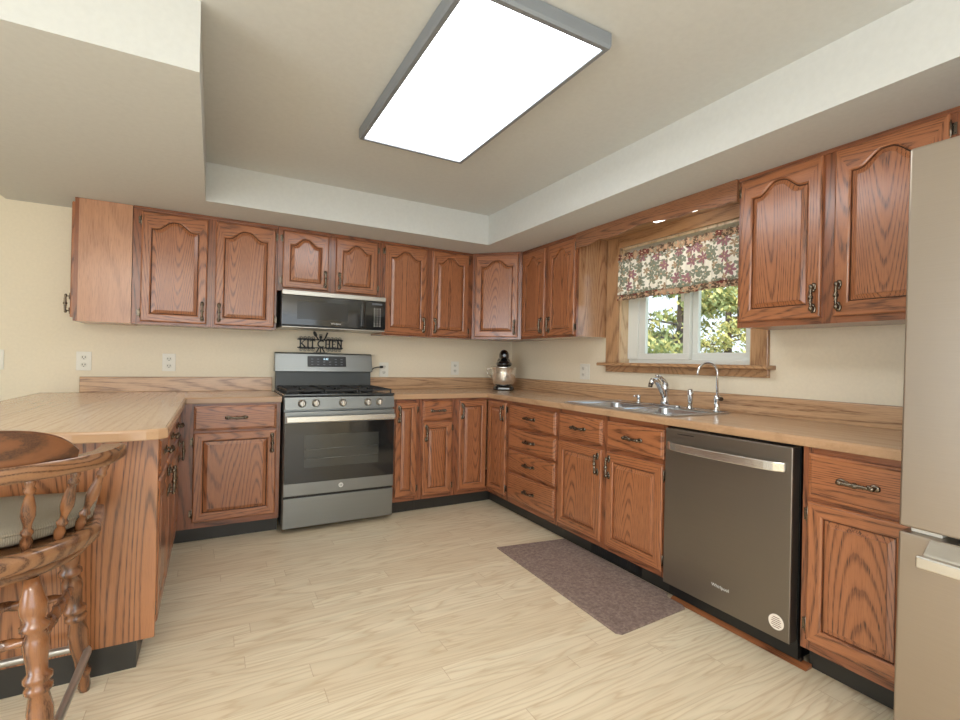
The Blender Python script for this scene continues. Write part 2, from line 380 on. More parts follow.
# window
w1 = struct(empty('window_1', (0, 0, 0)))
def wlx(y): return y
m = MB(); m.box(-.022, 0, wy1, -1.347, 1.175, SZ - .001); m.build('casing', winwoodZ, w1, .003)
m = MB(); m.box(-.022, 0, -2.57, wy0, 1.175, SZ - .001); m.build('casing', winwoodZ, w1, .003)
m = MB(); m.box(-.5, .5, -.011, .011, -.05, .05); o = m.build('head_casing', winwood, w1, .003); o.scale = (1.01, 1, .99); o.location = (-.011, (wy0 + wy1) / 2, 2.08); o.rotation_euler = (0, 0, PI / 2)
m = MB(); m.box(0, .10, wy1 - .016, wy1 - .0005, wz0, wz1); m.box(0, .10, wy0 + .0005, wy0 + .016, wz0, wz1); m.box(0, .10, wy0, wy1, wz1 - .016, wz1 - .0005)
m.build('jamb', wood('jamb_wood_sunlit', 'Z', lin(226, 200, 164), lin(212, 182, 142), lin(170, 130, 94), rings=20), w1)  # paler than the casing: sunlight on the jamb is put into its colour
m = MB(); m.prism([(-.09, 1.165), (-.095, 1.172), (-.095, 1.182), (-.09, 1.188), (.10, 1.188), (.10, 1.165)], -2.60, -1.325, axis='y')
m.bm.free(); m = MB(); m.loft([[(x, y, z) for x, z in [(-.082, 1.163), (-.088, 1.168), (-.088, 1.180), (-.082, 1.186), (-.001, 1.186), (-.001, 1.163)]] for y in (-2.603, -1.322)])
m.box(0, .10, wy0 + .001, wy1 - .001, 1.1755, 1.186); o = m.build('sill', winwood, w1)
MB().box(-.022, -.0005, -2.575, -1.35, 1.118, 1.163).build('apron', winwood, w1, .003)
fy0, fy1, fz0, fz1 = wy0 + .016, wy1 - .016, 1.186, wz1 - .016
m = MB(); t = .045; bt = .030
m.box(.085, .15, fy0, fy1, fz0, fz0 + bt); m.box(.085, .15, fy0, fy1, fz1 - t, fz1); m.box(.085, .15, fy0, fy0 + t, fz0 + bt, fz1 - t); m.box(.085, .15, fy1 - t, fy1, fz0 + bt, fz1 - t)
m.build('vinyl_frame', vinyl, w1, .002)
def sash(y0, y1, x0, sl, sr, sb):
    e = empty('sash', (0, 0, 0), 0, w1)
    z0, z1 = fz0 + bt - .004, fz1 - t
    m = MB(); m.box(x0, x0 + .03, y0, y1, z0, z0 + sb); m.box(x0, x0 + .03, y0, y1, z1 - .05, z1); m.box(x0, x0 + .03, y0, y0 + sr, z0 + sb, z1 - .05); m.box(x0, x0 + .03, y1 - sl, y1, z0 + sb, z1 - .05)
    m.build('sash_frame', vinyl, e, .003)
    MB().box(x0 + .012, x0 + .018, y0 + sr - .002, y1 - sl + .002, z0 + sb - .002, z1 - .048).build('pane', glassM, e)
sash(-2.004, -1.578, .078, .060, .048, .044)
MB().box(.070, .0845, -1.577, fy1 - .001, fz0 + .028, fz1).build('frame_liner', vinyl, w1, .002)
sash(fy0 + t - .004, -1.974, .112, .068, .055, .048)
m = MB(); m.box(.070, .078, -1.962, -1.938, 1.60, 1.66); m.build('sash_lock', white_pl, w1, .002)

# ------------------------------------------------------------------ hardware prototypes
def handle_mesh(L=.100):
    m = MB(); h = L / 2
    # ends: leaf plates + posts, grip in front
    for s in (-1, 1):
        m.ball((0, -.003, s * h), (.0125, .0045, .019)); m.ball((0, -.005, s * (h - .016)), (.008, .005, .010))
        m.rod((0, 0, s * (h - .004)), (0, -.022, s * (h - .006)), .0042, 10)
        m.ball((0, -.024, s * (h - .002)), (.010, .008, .012))
    prof = [(.003, -h + .008), (.0055, -h + .014), (.0035, -h + .018), (.006, -h + .024), (.0045, -h + .028), (.0062, -.012), (.0050, -.009), (.0080, -.004), (.0080, .004), (.0050, .009), (.0062, .012), (.0045, h - .028), (.006, h - .024), (.0035, h - .018), (.0055, h - .014), (.003, h - .008)]
    m.lathe([(r * 1.35, t) for r, t in prof], (0, -.026, 0), (0, 0, 1), 12)
    bm = m.bm; me = bpy.data.meshes.new('handle'); bmesh.ops.recalc_face_normals(bm, faces=bm.faces); bm.to_mesh(me); bm.free()
    me.materials.append(pewter); me.polygons.foreach_set('use_smooth', [True] * len(me.polygons)); return me
HM = handle_mesh()
def hinge_mesh():
    m = MB(); m.lathe([(.0008, -.034), (.003, -.031), (.0015, -.028), (.0045, -.025), (.0045, .025), (.0015, .028), (.003, .031), (.0008, .034)], (0, -.010, 0), (0, 0, 1), 10)
    m.box(-.016, 0, -.003, -.0005, -.022, .022)
    for z in (-.016, .016): m.ball((-.010, -.003, z), .0028, 8)
    me = bpy.data.meshes.new('hinge'); bmesh.ops.recalc_face_normals(m.bm, faces=m.bm.faces); m.bm.to_mesh(me); m.bm.free(); me.materials.append(pewter); return me
HG = hinge_mesh()
def handle(parent, x, y, z, horiz=False):
    o = bpy.data.objects.new('handle', HM); COL.objects.link(o); o.parent = parent; o.location = (x, y, z)
    if horiz: o.rotation_euler = (0, PI / 2, 0)
    return o
def hinge(parent, x, y, z, flip=False):
    o = bpy.data.objects.new('hinge', HG); COL.objects.link(o); o.parent = parent; o.location = (x, y, z)
    if flip: o.rotation_euler = (0, PI, 0)
    return o
TH = .019
def arch_shape(t):
    a = abs(t)
    if a > .86: return 0.0
    return .5 + .5 * math.cos(PI * min(1, max(0, a - .10) / .72))
def door(parent, x, z, w, h, arch=0.0, hside='R', hpos='bottom', s=.054, y=-.02, hz=None, knob=True, hinges=True, pullz=.085):
    """raised-panel cabinet door; parent-local x,z of lower left corner, back face at y"""
    NC = 23 if arch else 0
    ts = [1 - 2 * i / (NC - 1) for i in range(NC)] if arch else []
    def rect(i, yy):
        top = [(w / 2 + t * (w / 2 - i) * .0 + (w - 2 * i) * (t / 2) * .86, yy, h - i) for t in ts]
        return [(i, yy, i), (w - i, yy, i), (w - i, yy, h - i)] + top + [(i, yy, h - i)]
    cp = .008 if arch else 0
    def opening(i, yy):
        x0, x1 = s + i, w - s - i; zb = s + i; zt = h - (.047 if arch else s) - arch
        sh = zt - i; c = (x0 + x1) / 2; hw = (x1 - x0) / 2
        top = [(c + t * hw * .97, yy, sh + arch * arch_shape(t)) for t in ts]
        return [(x0, yy, zb), (x1, yy, zb), (x1, yy, sh)] + top + [(x0, yy, sh)]
    fr = [rect(0, 0), rect(0, -.012), rect(.003, -.0165), rect(.008, -TH), opening(-.007, -TH), opening(-.002, -.0165), opening(0, -.0150), opening(.0003, -.0035)]
    n = len(fr[0])
    def mif(j, i): return 0 if i in (1, n - 1) else 1
    m = MB(); m.loft(fr, 0, (False, False), mif=mif)
    d = m.build('door', [oakZ, oakX], parent, loc=(x, y, z))
    pn = [opening(.0045, -.0040), opening(.0048, -.0095), opening(.024, -.0155), opening(.0245, -.0187)]
    m = MB(); m.loft(pn, 0, (False, True)); m.build('raised_panel', oakZ, d)
    m = MB(); m.box(.002, w - .002, -.0040, 0, .002, h - .002); m.build('door_back', gapM, d)
    if knob:
        hx = w - .026 if hside == 'R' else .026
        hzz = pullz if hpos == 'bottom' else h - pullz
        handle(d, hx, -TH, hzz)
    if hinges:
        gx = -.001 if hside == 'R' else w + .001
        for zz in (.055, h - .055): hinge(d, gx, 0, zz, flip=(hside != 'R'))
    return d
def drawer(parent, x, z, w, h, y=-.02, nm='drawer'):
    rect = lambda i, yy: [(i, yy, i), (w - i, yy, i), (w - i, yy, h - i), (i, yy, h - i)]
    m = MB(); m.loft([rect(0, 0), rect(0, -.010), rect(.004, -.0135), rect(.010, -.0145), rect(.014, -TH)], 0, (True, True))
    d = m.build(nm, oakX, parent, loc=(x, y, z)); handle(d, w / 2, -TH, h / 2, True)
    return d
def frame_mesh(parent, x0, x1, z0, z1, y0, openings, nm='face_frame', t=.02, skip=None):
    """face frame with rectangular openings [(x0,x1,z0,z1)], front face at y0"""
    xs = sorted({x0, x1, *[v for o in openings for v in o[:2]]}); zs = sorted({z0, z1, *[v for o in openings for v in o[2:]]})
    m = MB(); G = {}
    def V(x, z, f):
        k = (round(x, 4), round(z, 4), f)
        if k not in G: G[k] = m.bm.verts.new((x, y0 + (0 if f else t), z))
        return G[k]
    solid = {}
    for i in range(len(xs) - 1):
        for j in range(len(zs) - 1):
            cx, cz = (xs[i] + xs[i + 1]) / 2, (zs[j] + zs[j + 1]) / 2
            solid[i, j] = not any(o[0] < cx < o[1] and o[2] < cz < o[3] for o in openings)
    for (i, j), sd in solid.items():
        if not sd: continue
        a, b, c, d = xs[i], xs[i + 1], zs[j], zs[j + 1]
        horiz = any(o[0] < (a + b) / 2 < o[1] for o in openings)
        mi = 1 if horiz else 0
        m.face([V(a, c, 1), V(b, c, 1), V(b, d, 1), V(a, d, 1)], mi); m.face([V(a, c, 0), V(a, d, 0), V(b, d, 0), V(b, c, 0)], mi)
        for (di, dj, p, q) in ((-1, 0, (a, c), (a, d)), (1, 0, (b, c), (b, d)), (0, -1, (a, c), (b, c)), (0, 1, (a, d), (b, d))):
            if not solid.get((i + di, j + dj), False): m.face([V(*p, 1), V(*q, 1), V(*q, 0), V(*p, 0)], mi)
    return m.build(nm, [frZ, frX], parent)

# ------------------------------------------------------------------ base cabinets
BH = .876; FY = -.62; BD = .60
def base_cabinet(loc, rz, W, label, doors=(), drawers=(), toe=True, group=None, cat='cabinet', extra=None, toe0=0, toe1=None, side=None):
    e = empty('base_cabinet', loc, rz); tag(e, label, cat, group)
    m = MB(); t = .016; y1 = -.003
    m.box(.001, t, -BD, y1, .1, BH); m.box(W - t, W - .001, -BD, y1, .1, BH); m.box(t, W - t, -BD, y1, .1, .116); m.box(t, W - t, y1 - .008, y1, .116, BH)
    m.build('body', gapM if side is None else side, e)
    ops = [(x, x + w, z, z + h) for (x, z, w, h) in [(d[0] + .012, d[1] + .012, d[2] - .024, d[3] - .024) for d in list(doors) + list(drawers)]]
    frame_mesh(e, .001, W - .001, .1, BH, FY, ops)
    for d in doors: door(e, d[0], d[1], d[2], d[3], 0, d[4], 'top', y=FY, s=d[5] if len(d) > 5 else .054)
    for d in drawers: drawer(e, *d[:4], y=FY)
    if toe: MB().box(toe0, W if toe1 is None else toe1, -.55, -.53, 0, .1).build('toe_kick', toeM, e)
    return e
# left of the range
base_cabinet((-2.818, 0, 0), 0, .590, 'base cabinet with one wide drawer over one door, left of the range',
             doors=[(.090, .138, .474, .556, 'R')], drawers=[(.090, .706, .474, .156)], toe0=-.046)
# right of the range: narrow door
base_cabinet((-1.452, 0, 0), 0, .218, 'narrow full-height-door base cabinet directly right of the range', doors=[(.024, .138, .172, .712, 'L', .045)])
e = base_cabinet((-1.233, 0, 0), 0, .306, 'slim base cabinet with small drawer over door on back wall', doors=[(.026, .130, .250, .566, 'L', .05)], drawers=[(.026, .708, .250, .150)])
# corner cabinet with an L of two hinged doors
e = empty('corner_base_cabinet', (0, 0, 0)); tag(e, 'L-shaped corner base cabinet with two doors meeting in the inner corner', 'cabinet')
m = MB(); m.box(-.926, -.91, -.60, -.003, .1, BH); m.box(-.60, -.003, -.941, -.925, .1, BH); m.box(-.91, -.003, -.60, -.003, .1, .116); m.box(-.60, -.003, -.925, -.60, .1, .116)
m.build('body', gapM, e)
m = MB(); m.box(-.926, -.897, -.62, -.60, .1, BH, 0); m.box(-.62, -.60, -.9425, -.915, .1, BH, 0)
m.box(-.897, -.62, -.62, -.60, BH - .02, BH, 1); m.box(-.62, -.60, -.915, -.60, BH - .02, BH, 1); m.box(-.897, -.62, -.62, -.60, .1, .135, 1); m.box(-.62, -.60, -.915, -.60, .1, .135, 1)
m.build('face_frame', [frZ, frX], e)
d1 = door(e, -.897, .135, .2562, .722, 0, 'L', 'top', y=FY, s=.05, hinges=False)
c2 = empty('door_pivot', (-.62, -.62, 0), -PI / 2, e); c2.name = 'door_mount'
d2 = door(c2, .021, .135, .272, .722, 0, 'R', 'top', y=0, s=.05, hinges=False)
d2.parent = e; d2.location = (-.62, -.641, .135); d2.rotation_euler = (0, 0, -PI / 2); bpy.data.objects.remove(c2)
hinge(d2, .274, 0, .055, True); hinge(d2, .274, 0, .667, True)
m = MB(); m.box(-.927, -.53, -.55, -.53, 0, .1); m.box(-.55, -.53, -.944, -.55, 0, .1); m.build('toe_kick', toeM, e)
# drawer stack
RZ = -PI / 2
base_cabinet((0, -.944, 0), RZ, .613, 'base cabinet holding a stack of four drawers, left of the sink cabinet',
             drawers=[(.022, .694, .568, .150), (.022, .524, .568, .146), (.022, .354, .568, .150), (.022, .140, .568, .193)])
# sink base
e = base_cabinet((0, -1.558, 0), RZ, .868, 'double-door sink base cabinet under the window with two false drawer fronts',
                 doors=[(.014, .132, .400, .538, 'R'), (.455, .132, .400, .538, 'L')], drawers=[(.014, .698, .400, .148), (.455, .698, .400, .148)])
# toe-kick vent grille
v = empty('toe_kick_vent', (-.551, -1.815, 0), RZ); tag(v, 'dark slotted floor-level vent grille in the toe kick below the sink cabinet', 'vent')
m = MB(); m.box(0, .40, -.006, -.0005, .012, .088); m.build('vent_plate', black, v, .001)
m = MB()
for i in range(22): m.box(.02 + i * .0168, .026 + i * .0168, -.009, -.006, .022, .078)
m.build('louvre', iron, v)
# right end cabinet
base_cabinet((0, -3.062, 0), RZ, .368, 'base cabinet with one drawer and one door between dishwasher and refrigerator',
             doors=[(.024, .140, .330, .530, 'R')], drawers=[(.024, .684, .330, .168)])

# ------------------------------------------------------------------ peninsula
PX = -2.80
e = empty('peninsula_cabinet', (PX - .64, -1.885, 0), 0); tag(e, 'oak peninsula base cabinet with row of three drawers over doors and grained end panel', 'cabinet')
L0 = 1.885 - .645
m = MB(); t = .018
m.box(0, .60, .022, .038, .1, BH); m.box(0, .60, L0 - t, L0 - .001, .1, BH); m.box(0, .016, .038, L0 - t, .1, BH); m.box(.016, .60, .038, L0 - t, .1, .116)
m.build('body', gapM, e)
m = MB(); m.box(-.10, .634, 0, .02, .1, BH); m.build('end_panel', panelZ, e, .0015)
m = MB(); m.box(-.118, -.10, 0, L0, .1, BH); m.build('back_panel', panelZ, e)
fr = empty('front_mount', (.60, .02, 0), PI / 2, e)
DW_ = (L0 - .02 - .06) / 3
drs, dws = [], []
for i in range(3):
    x = .02 + i * (DW_ + .012)
    dws.append((x, .700, DW_ - .012, .150)); drs.append((x, .138, DW_ - .012, .548))
ops = [(a + .01, a + c - .01, b + .01, b + d - .01) for a, b, c, d in drs + dws]
kids = [frame_mesh(fr, 0, L0 - .021, .1, BH, -.02, ops)]
for i, (a, b, c, d) in enumerate(drs): kids.append(door(fr, a, b, c, d, 0, 'R' if i != 1 else 'L', 'top', y=-.02))
for a, b, c, d in dws: kids.append(drawer(fr, a, b, c, d, y=-.02))
for k in kids:
    l = k.location.copy(); k.parent = e; k.location = Vector((.60 - l.y, .02 + l.x, l.z)); k.rotation_euler = (0, 0, PI / 2)
bpy.data.objects.remove(fr)
m = MB(); m.box(-.09, .578, .003, .018, 0, .0995); m.box(.56, .578, .018, L0 + .089, 0, .0995); m.build('toe_kick', toeM, e)

# ------------------------------------------------------------------ countertop
ZT0, ZT1 = .877, .914
ct = empty('countertop', (0, 0, 0)); tag(ct, 'wood-grain laminate countertop wrapping peninsula, back wall and sink wall with low backsplash', 'countertop')
OV = -.640
P1 = [(-3.60, -.002), (-2.778, -.002), (-2.778, -2.022), (-2.80, -2.040), (-2.83, -2.050), (-2.905, -2.056), (-3.03, -2.045), (-3.225, -1.985), (-3.60, -1.87)]
m = MB(); m.prism(P1, ZT0, ZT1, 0); m.box(-2.778, -2.2255, OV, -.002, ZT0, ZT1, 1)
m.build('worktop', [ctY, ctX], ct); m = MB()
m.prism([(-1.4535, -.002), (-.002, -.002), (OV, OV), (-1.4535, OV)], ZT0, ZT1, 1)
m.prism([(-.002, -.002), (-.002, -1.63), (OV, -1.63), (OV, OV)], ZT0, ZT1, 0)
m.box(OV, -.002, -3.431, -2.39, ZT0, ZT1, 0); m.box(OV, -.575, -2.39, -1.63, ZT0, ZT1, 0); m.box(-.155, -.002, -2.39, -1.63, ZT0, ZT1, 0)
m.build('worktop', [ctY, ctX], ct)
prof = [(0, ZT0), (.006, ZT0), (.008, ZT0 + .003), (.008, ZT1 - .008), (.006, ZT1 - .002), (.002, ZT1 + .0005), (0, ZT1 + .0005)]
m = MB(); m.loft(sweep([(-2.2255, OV), (-2.776, OV), (-2.776, -2.022), (-2.798, -2.041), (-2.83, -2.051), (-2.905, -2.057), (-3.03, -2.046), (-3.225, -1.986), (-3.60, -1.871), (-3.60, -.002)][::-1], [(p[0], p[1]) for p in prof]))
m.build('edge_band', ctE, ct)
m = MB(); m.loft(sweep([(-1.4535, OV), (OV, OV), (OV, -3.431)], prof)); m.build('edge_band', ctE, ct)
def splash(a, b, ax):
    m = MB()
    if ax == 'x': m.box(a, b, -.020, -.002, ZT1, 1.016)
    else: m.box(-.020, -.002, b, a, ZT1, 1.016)
    o = m.build('backsplash', bsX if ax == 'x' else bsY, ct, .003)
    m = MB()
    if ax == 'x': m.box(a, b, -.0215, -.002, 1.016, 1.0185)
    else: m.box(-.0215, -.002, b, a, 1.016, 1.0185)
    m.build('backsplash_cap', ctE, ct)
splash(-3.40, -2.2255, 'x'); splash(-1.4535, -.002, 'x'); splash(-.0205, -3.431, 'y')

# ------------------------------------------------------------------ upper cabinets
UB, UT, UD = 1.372, SZ - .002, .305
def upper(loc, rz, W, label, doors, z0=UB, depth=UD - .02, side=None, rightside=None, s=.054, archv=.055, nm='wall_cabinet', under=True):
    e = empty(nm, loc, rz); tag(e, label, 'cabinet')
    m = MB(); m.box(.001, W - .001, -depth, -.002, z0 + .004, UT, 0)
    m.build('body', side or frZ, e)
    ops = [(d[0] + .012, d[0] + d[2] - .012, d[1] + .012, d[1] + d[3] - .012) for d in doors]
    frame_mesh(e, .001, W - .001, z0, UT, -depth - .02, ops)
    m = MB(); m.box(.001, W - .001, -depth - .026, -depth - .0201, UT - .018, UT); m.build('top_moulding', frX, e)
    for d in doors: door(e, d[0], d[1], d[2], d[3], archv, d[4], 'bottom', y=-depth - .02, s=s)
    return e
# end cabinet facing left
e = empty('wall_cabinet', (-3.0955, 0, 0), RZ); tag(e, 'leftmost wall cabinet with pale wood side panel and door facing left', 'cabinet')
MB().box(.002, .305, -.27, -.001, UB, UT).build('body', bir, e)
MB().box(.002, .3055, -.29, -.27, UB, UT).build('face_frame', [frZ], e, .001)
d = door(e, .012, UB + .022, .278, .71, .05, 'R', 'bottom', y=-.29)
upper((-3.094, 0, 0), 0, .858, 'wide two-door wall cabinet left of the microwave', [(.046, UB + .016, .372, .708, 'R'), (.466, UB + .016, .378, .708, 'L')])
upper((-2.235, 0, 0), 0, .786, 'short two-door wall cabinet above the microwave', [(.034, 1.684, .326, .416, 'R'), (.414, 1.684, .326, .416, 'L')], z0=1.662, archv=.05)
upper((-1.448, 0, 0), 0, .8265, 'two-door wall cabinet between microwave and corner cabinet', [(.015, UB + .012, .364, .722, 'R'), (.430, UB + .012, .348, .722, 'L')])
# diagonal corner cabinet
e = empty('corner_wall_cabinet', (0, 0, 0)); tag(e, 'diagonal corner wall cabinet with a single arched door above the stand mixer', 'cabinet')
m = MB(); m.prism([(-.002, -.002), (-.6205, -.002), (-.6205, -.297), (-.608, -.303), (-.303, -.608), (-.297, -.6205), (-.002, -.6205)], UB + .004, UT - .001); m.build('body', frZ, e)
DL = math.hypot(.314, .314)
f0 = empty('mount', (-.6185, -.3045, 0), -PI / 4, e)
kids = [frame_mesh(f0, 0, DL, UB, UT, -.020, [(.05, DL - .05, UB + .03, UT - .04)], t=.017), door(f0, .030, UB + .016, DL - .060, .716, .055, 'R', 'bottom', y=-.02, hinges=False)]
for k in kids:
    mw = Matrix.Translation((-.6185, -.3045, 0)) @ Matrix.Rotation(-PI / 4, 4, 'Z') @ Matrix.Translation(k.location)
    k.parent = e; k.location = mw.translation; k.rotation_euler = (0, 0, -PI / 4)
bpy.data.objects.remove(f0)
upper((0, -.622, 0), RZ, .713, 'two-door wall cabinet left of the window', [(.018, UB + .016, .316, .708, 'R'), (.384, UB + .016, .316, .708, 'L')], side=sidegrey, s=.05)
upper((0, -2.577, 0), RZ, .843, 'large two-door wall cabinet right of the window, beside the refrigerator', [(.018, UB + .028, .372, .708, 'R'), (.436, UB + .028, .366, .708, 'L')], s=.06)
upper((0, -3.422, 0), RZ, .92, 'short wall cabinet above the refrigerator, only its edge in view', [(.03, 1.87, .42, .235, 'R'), (.47, 1.87, .42, .235, 'L')], z0=1.85, archv=.03)

# scalloped board above the window
vb = empty('scalloped_valance_board', (-.306, -1.337, 0), RZ); tag(vb, 'scalloped oak valance board bridging the cabinets above the window', 'valance board')
Lb = 1.237; pts = [(0, UT), (0, 2.014)]
N = 56
for i in range(N + 1):
    u = i / N; x = .03 + u * (Lb - .06)
    a = abs(2 * u - 1)
    # big centre arch with ogee ends
    z = 2.024 + .026 * (0.5 + .5 * math.cos(PI * min(1, a / .5))) + .012 * math.exp(-((a - .62) / .10) ** 2) - .008 * math.exp(-((a - .86) / .07) ** 2)
    pts.append((x, z))
pts += [(Lb, 2.014), (Lb, UT)]
m = MB(); m.prism(pts, -.018, 0, axis='y'); m.build('board', valwood, vb, .0015)
MB().box(.002, Lb - .002, .0005, .283, 2.112, 2.127).build('top_panel', winwood, vb)
# lamp behind the board
fl = empty('under_soffit_lamp', (-.25, -2.13, 2.1115)); tag(fl, 'slim white lamp fixed to the soffit behind the scalloped board', 'lamp')
MB().box(-.035, .035, -.16, .16, -.03, 0).build('lamp_housing', white_pl, fl, .003)
MB().box(-.028, .028, -.15, .15, -.048, -.0302).build('diffuser', tubeM, fl, .006)

# ------------------------------------------------------------------ curtain valance
cv = empty('curtain_valance', (-.052, -1.512, 0), RZ); tag(cv, 'floral ruffled curtain valance hanging across the top of the window', 'curtain')
Lc = .985
def cloth(name, mat, ztop, zbot, amp, freq, y0, nx=220, nz=8, ph=0, x0=0, x1=Lc, hem=0, flare=0):
    m = MB(); G = []
    for j in range(nz + 1):
        v = j / nz; row = []
        for i in range(nx + 1):
            x = x0 + (x1 - x0) * i / nx
            zt, zb = ztop(x), zbot(x); z = zt + (zb - zt) * v
            a = amp * (1 + flare * v)
            yy = y0 + a * math.sin(x * freq + ph + 1.3 * math.sin(x * 17)) + a * .4 * math.sin(x * freq * 2.3 + 1) - .010 * flare * v
            row.append(m.bm.verts.new((x, yy, z + (hem * math.sin(x * freq * 1.9) if j == nz else 0))))
        G.append(row)
    for j in range(nz):
        for i in range(nx): m.face([G[j][i], G[j + 1][i], G[j + 1][i + 1], G[j][i + 1]], 0, True)
    o = m.build(name, mat, cv, sm=False); so = o.modifiers.new('thick', 'SOLIDIFY'); so.thickness = .0012
    return o
steps = lambda x: 1.674 - .003 * (x > .24) - .003 * (x > .52) - .004 * math.sin(x * 14)
cloth('fabric_panel', fabM, lambda x: 1.925, steps, .0050, 78, -.018, flare=.8)
cloth('bottom_border', bordM, lambda x: steps(x) + .002, lambda x: steps(x) - .040, .0060, 120, -.024, nz=3, flare=.5)
cloth('header_ruffle', bordM, lambda x: 1.968 + .004 * math.sin(x * 90), lambda x: 1.912, .0055, 150, -.020, nz=4, nx=300)
m = MB(); m.rod((-.006, -.014, 1.920), (Lc + .006, -.014, 1.920), .006); m.rod((.004, -.014, 1.920), (.004, .028, 1.920), .004); m.rod((Lc - .004, -.014, 1.920), (Lc - .004, .028, 1.920), .004)
m.build('curtain_rod', white_pl, cv)
m = MB(); m.ball((0, 0, 0), .006); o = m.build('cord_knob', white_pl, None, loc=(-.028, -1.462, 1.64)); o.parent = cv; o.location = (-.010, .02, 1.69)

# ------------------------------------------------------------------ ceiling light
cl = empty('ceiling_light', (-1.697, -2.19, CZ)); tag(cl, 'large rectangular flush ceiling light with grey metal frame and glowing white panel', 'ceiling light')
hx, hy = .297, .598; zb = -.060
m = MB(); rings = []
rr = lambda a, b, z: [(-a, -b, z), (a, -b, z), (a, b, z), (-a, b, z)]
m.loft([rr(hx - .012, hy - .012, 0), rr(hx, hy, -.004), rr(hx, hy, zb + .012), rr(hx - .004, hy - .004, zb), rr(hx - .022, hy - .022, zb), rr(hx - .024, hy - .024, zb + .008)], 0, (True, False))
m.build('frame', frameM, cl)
MB().box(-hx + .0235, hx - .0235, -hy + .0235, hy - .0235, zb + .006, zb + .012).build('diffuser', lightM, cl)

# ------------------------------------------------------------------ range
rg = empty('gas_range', (-2.2165, 0, 0)); tag(rg, 'stainless steel freestanding gas range with black glass oven door between the base cabinets', 'range')
Wr = .759; RF = -.70
MB().box(.002, Wr - .002, -.655, -.03, .036, .915).build('body', slate, rg, .002)
m = MB(); m.box(.004, Wr - .004, RF + .004, -.656, .038, .236); m.build('storage_drawer', slate, rg, .004); MB().box(.006, Wr - .006, RF + .012, -.6555, .2365, .2515).build('door_gap', black, rg)
dr = MB().box(.003, Wr - .003, RF, -.656, .252, .812).build('oven_door', slate, rg, .004)
MB().box(.006, Wr - .006, RF - .0035, RF - .0002, .336, .738).build('door_glass', glassblk, dr, .001)
MB().box(.130, .640, RF - .0045, RF - .0037, .435, .655).build('oven_window', ovenwin, dr)
m = MB()
for z in (.495, .56): m.rod((.14, RF - .0046, z), (.63, RF - .0046, z), .0012, 6)
m.build('oven_rack', slate, dr)
m = MB(); m.box(.010, Wr - .010, RF - .052, RF - .030, .746, .786)
for x in (.012, Wr - .036): m.box(x, x + .024, RF - .032, RF + .001, .750, .782)
m.build('handle', whisk, dr, .006, 3)
m = MB(); m.lathe([(.0165, 0), (.0165, .003), (.014, .0035)], (.378, RF, .298), (0, -1, 0), 28); bd = m.build('badge', logo_m, dr)
text_obj('GE', .016, 'badge_lettering', grey_lab, bd, (.378, RF - .0042, .298), (PI / 2, 0, 0))
# control panel, tilted slightly
m = MB(); m.loft([[(x, y, z) for y, z in ((-.656, .822), (RF + .004, .826), (RF + .016, .908), (-.656, .915))] for x in (.004, Wr - .004)])
cp = m.build('control_panel', slate, rg, .002)
for kx in (.112, .202, .382, .558, .642):
    k = empty('knob', (kx, RF + .009, .868), 0, rg)
    m = MB(); m.lathe([(.027, 0), (.027, .004), (.021, .006), (.019, .026), (.015, .030)], (0, 0, 0), (0, -1, 0), 24); m.build('knob_body', steel, k, sm=False)
    MB().box(-.0045, .0045, -.036, -.006, -.020, .020).build('knob_grip', whisk, k, .003)
ckt = MB().box(.0, Wr, RF + .012, -.10, .9155, .929).build('cooktop', plain('cooktop_enamel', lin(52, 54, 54), .25, coat=.4), rg, .004)
for bx, by, br in ((.17, -.24, .036), (.17, -.53, .045), (.381, -.385, .04), (.592, -.24, .03), (.592, -.53, .045)):
    m = MB(); m.lathe([(br, 0), (br, .008), (br * .82, .009), (br * .82, .016), (br * .4, .019)], (bx, by, .9295), (0, 0, 1), 20); m.build('burner', iron, rg)
for gx0, gx1 in ((.018, .258), (.264, .498), (.504, .744)):
    m = MB(); z0, z1 = .945, .958; b = .012; ya, yb = -.66, -.12
    for x in (gx0, gx1 - b): m.box(x, x + b, ya, yb, z0, z1)
    for y in (ya, yb - b, (ya + yb) / 2 - b / 2): m.box(gx0 + b, gx1 - b, y, y + b, z0, z1)
    cx = (gx0 + gx1) / 2
    for yc in ((ya * .72 + yb * .28), (ya * .28 + yb * .72)):
        m.box(cx - .005, cx + .005, yc - .10, yc - .025, z0, z1); m.box(cx - .005, cx + .005, yc + .025, yc + .10, z0, z1)
        m.box(gx0 + b, cx - .025, yc - .005, yc + .005, z0, z1); m.box(cx + .025, gx1 - b, yc - .005, yc + .005, z0, z1)
    for x in (gx0, gx1 - b):
        for y in (ya, yb - b): m.box(x, x + b, y, y + b, .9292, z0)
    m.build('grate', iron, rg, .002)
m = MB(); m.loft([[(x, y, z) for y, z in ((-.03, .93), (-.095, .93), (-.085, 1.066), (-.03, 1.066))] for x in (.010, Wr - .010)]); m.build('backguard_recess', plain('range_dark_grey', lin(74, 78, 78), .4), rg)
bgp = None
m = MB(); m.loft([[(x, y, z) for y, z in ((-.02, 1.066), (-.112, 1.066), (-.108, 1.080), (-.080, 1.204), (-.068, 1.214), (-.02, 1.216))] for x in (.0, Wr)]); bgp = m.build('backguard', slate, rg, .004)
tilt = math.atan2(.028, .121)
disp = empty('display', (.390, -.0975, 1.148), 0, rg); disp.rotation_euler = (-tilt, 0, 0)
MB().box(-.150, .150, -.0035, .003, -.042, .042).build('display_panel', black, disp, .002)
text_obj('6:42', .022, 'clock_digits', ledM, disp, (-.01, -.0042, .018), (PI / 2, 0, 0))
m = MB()
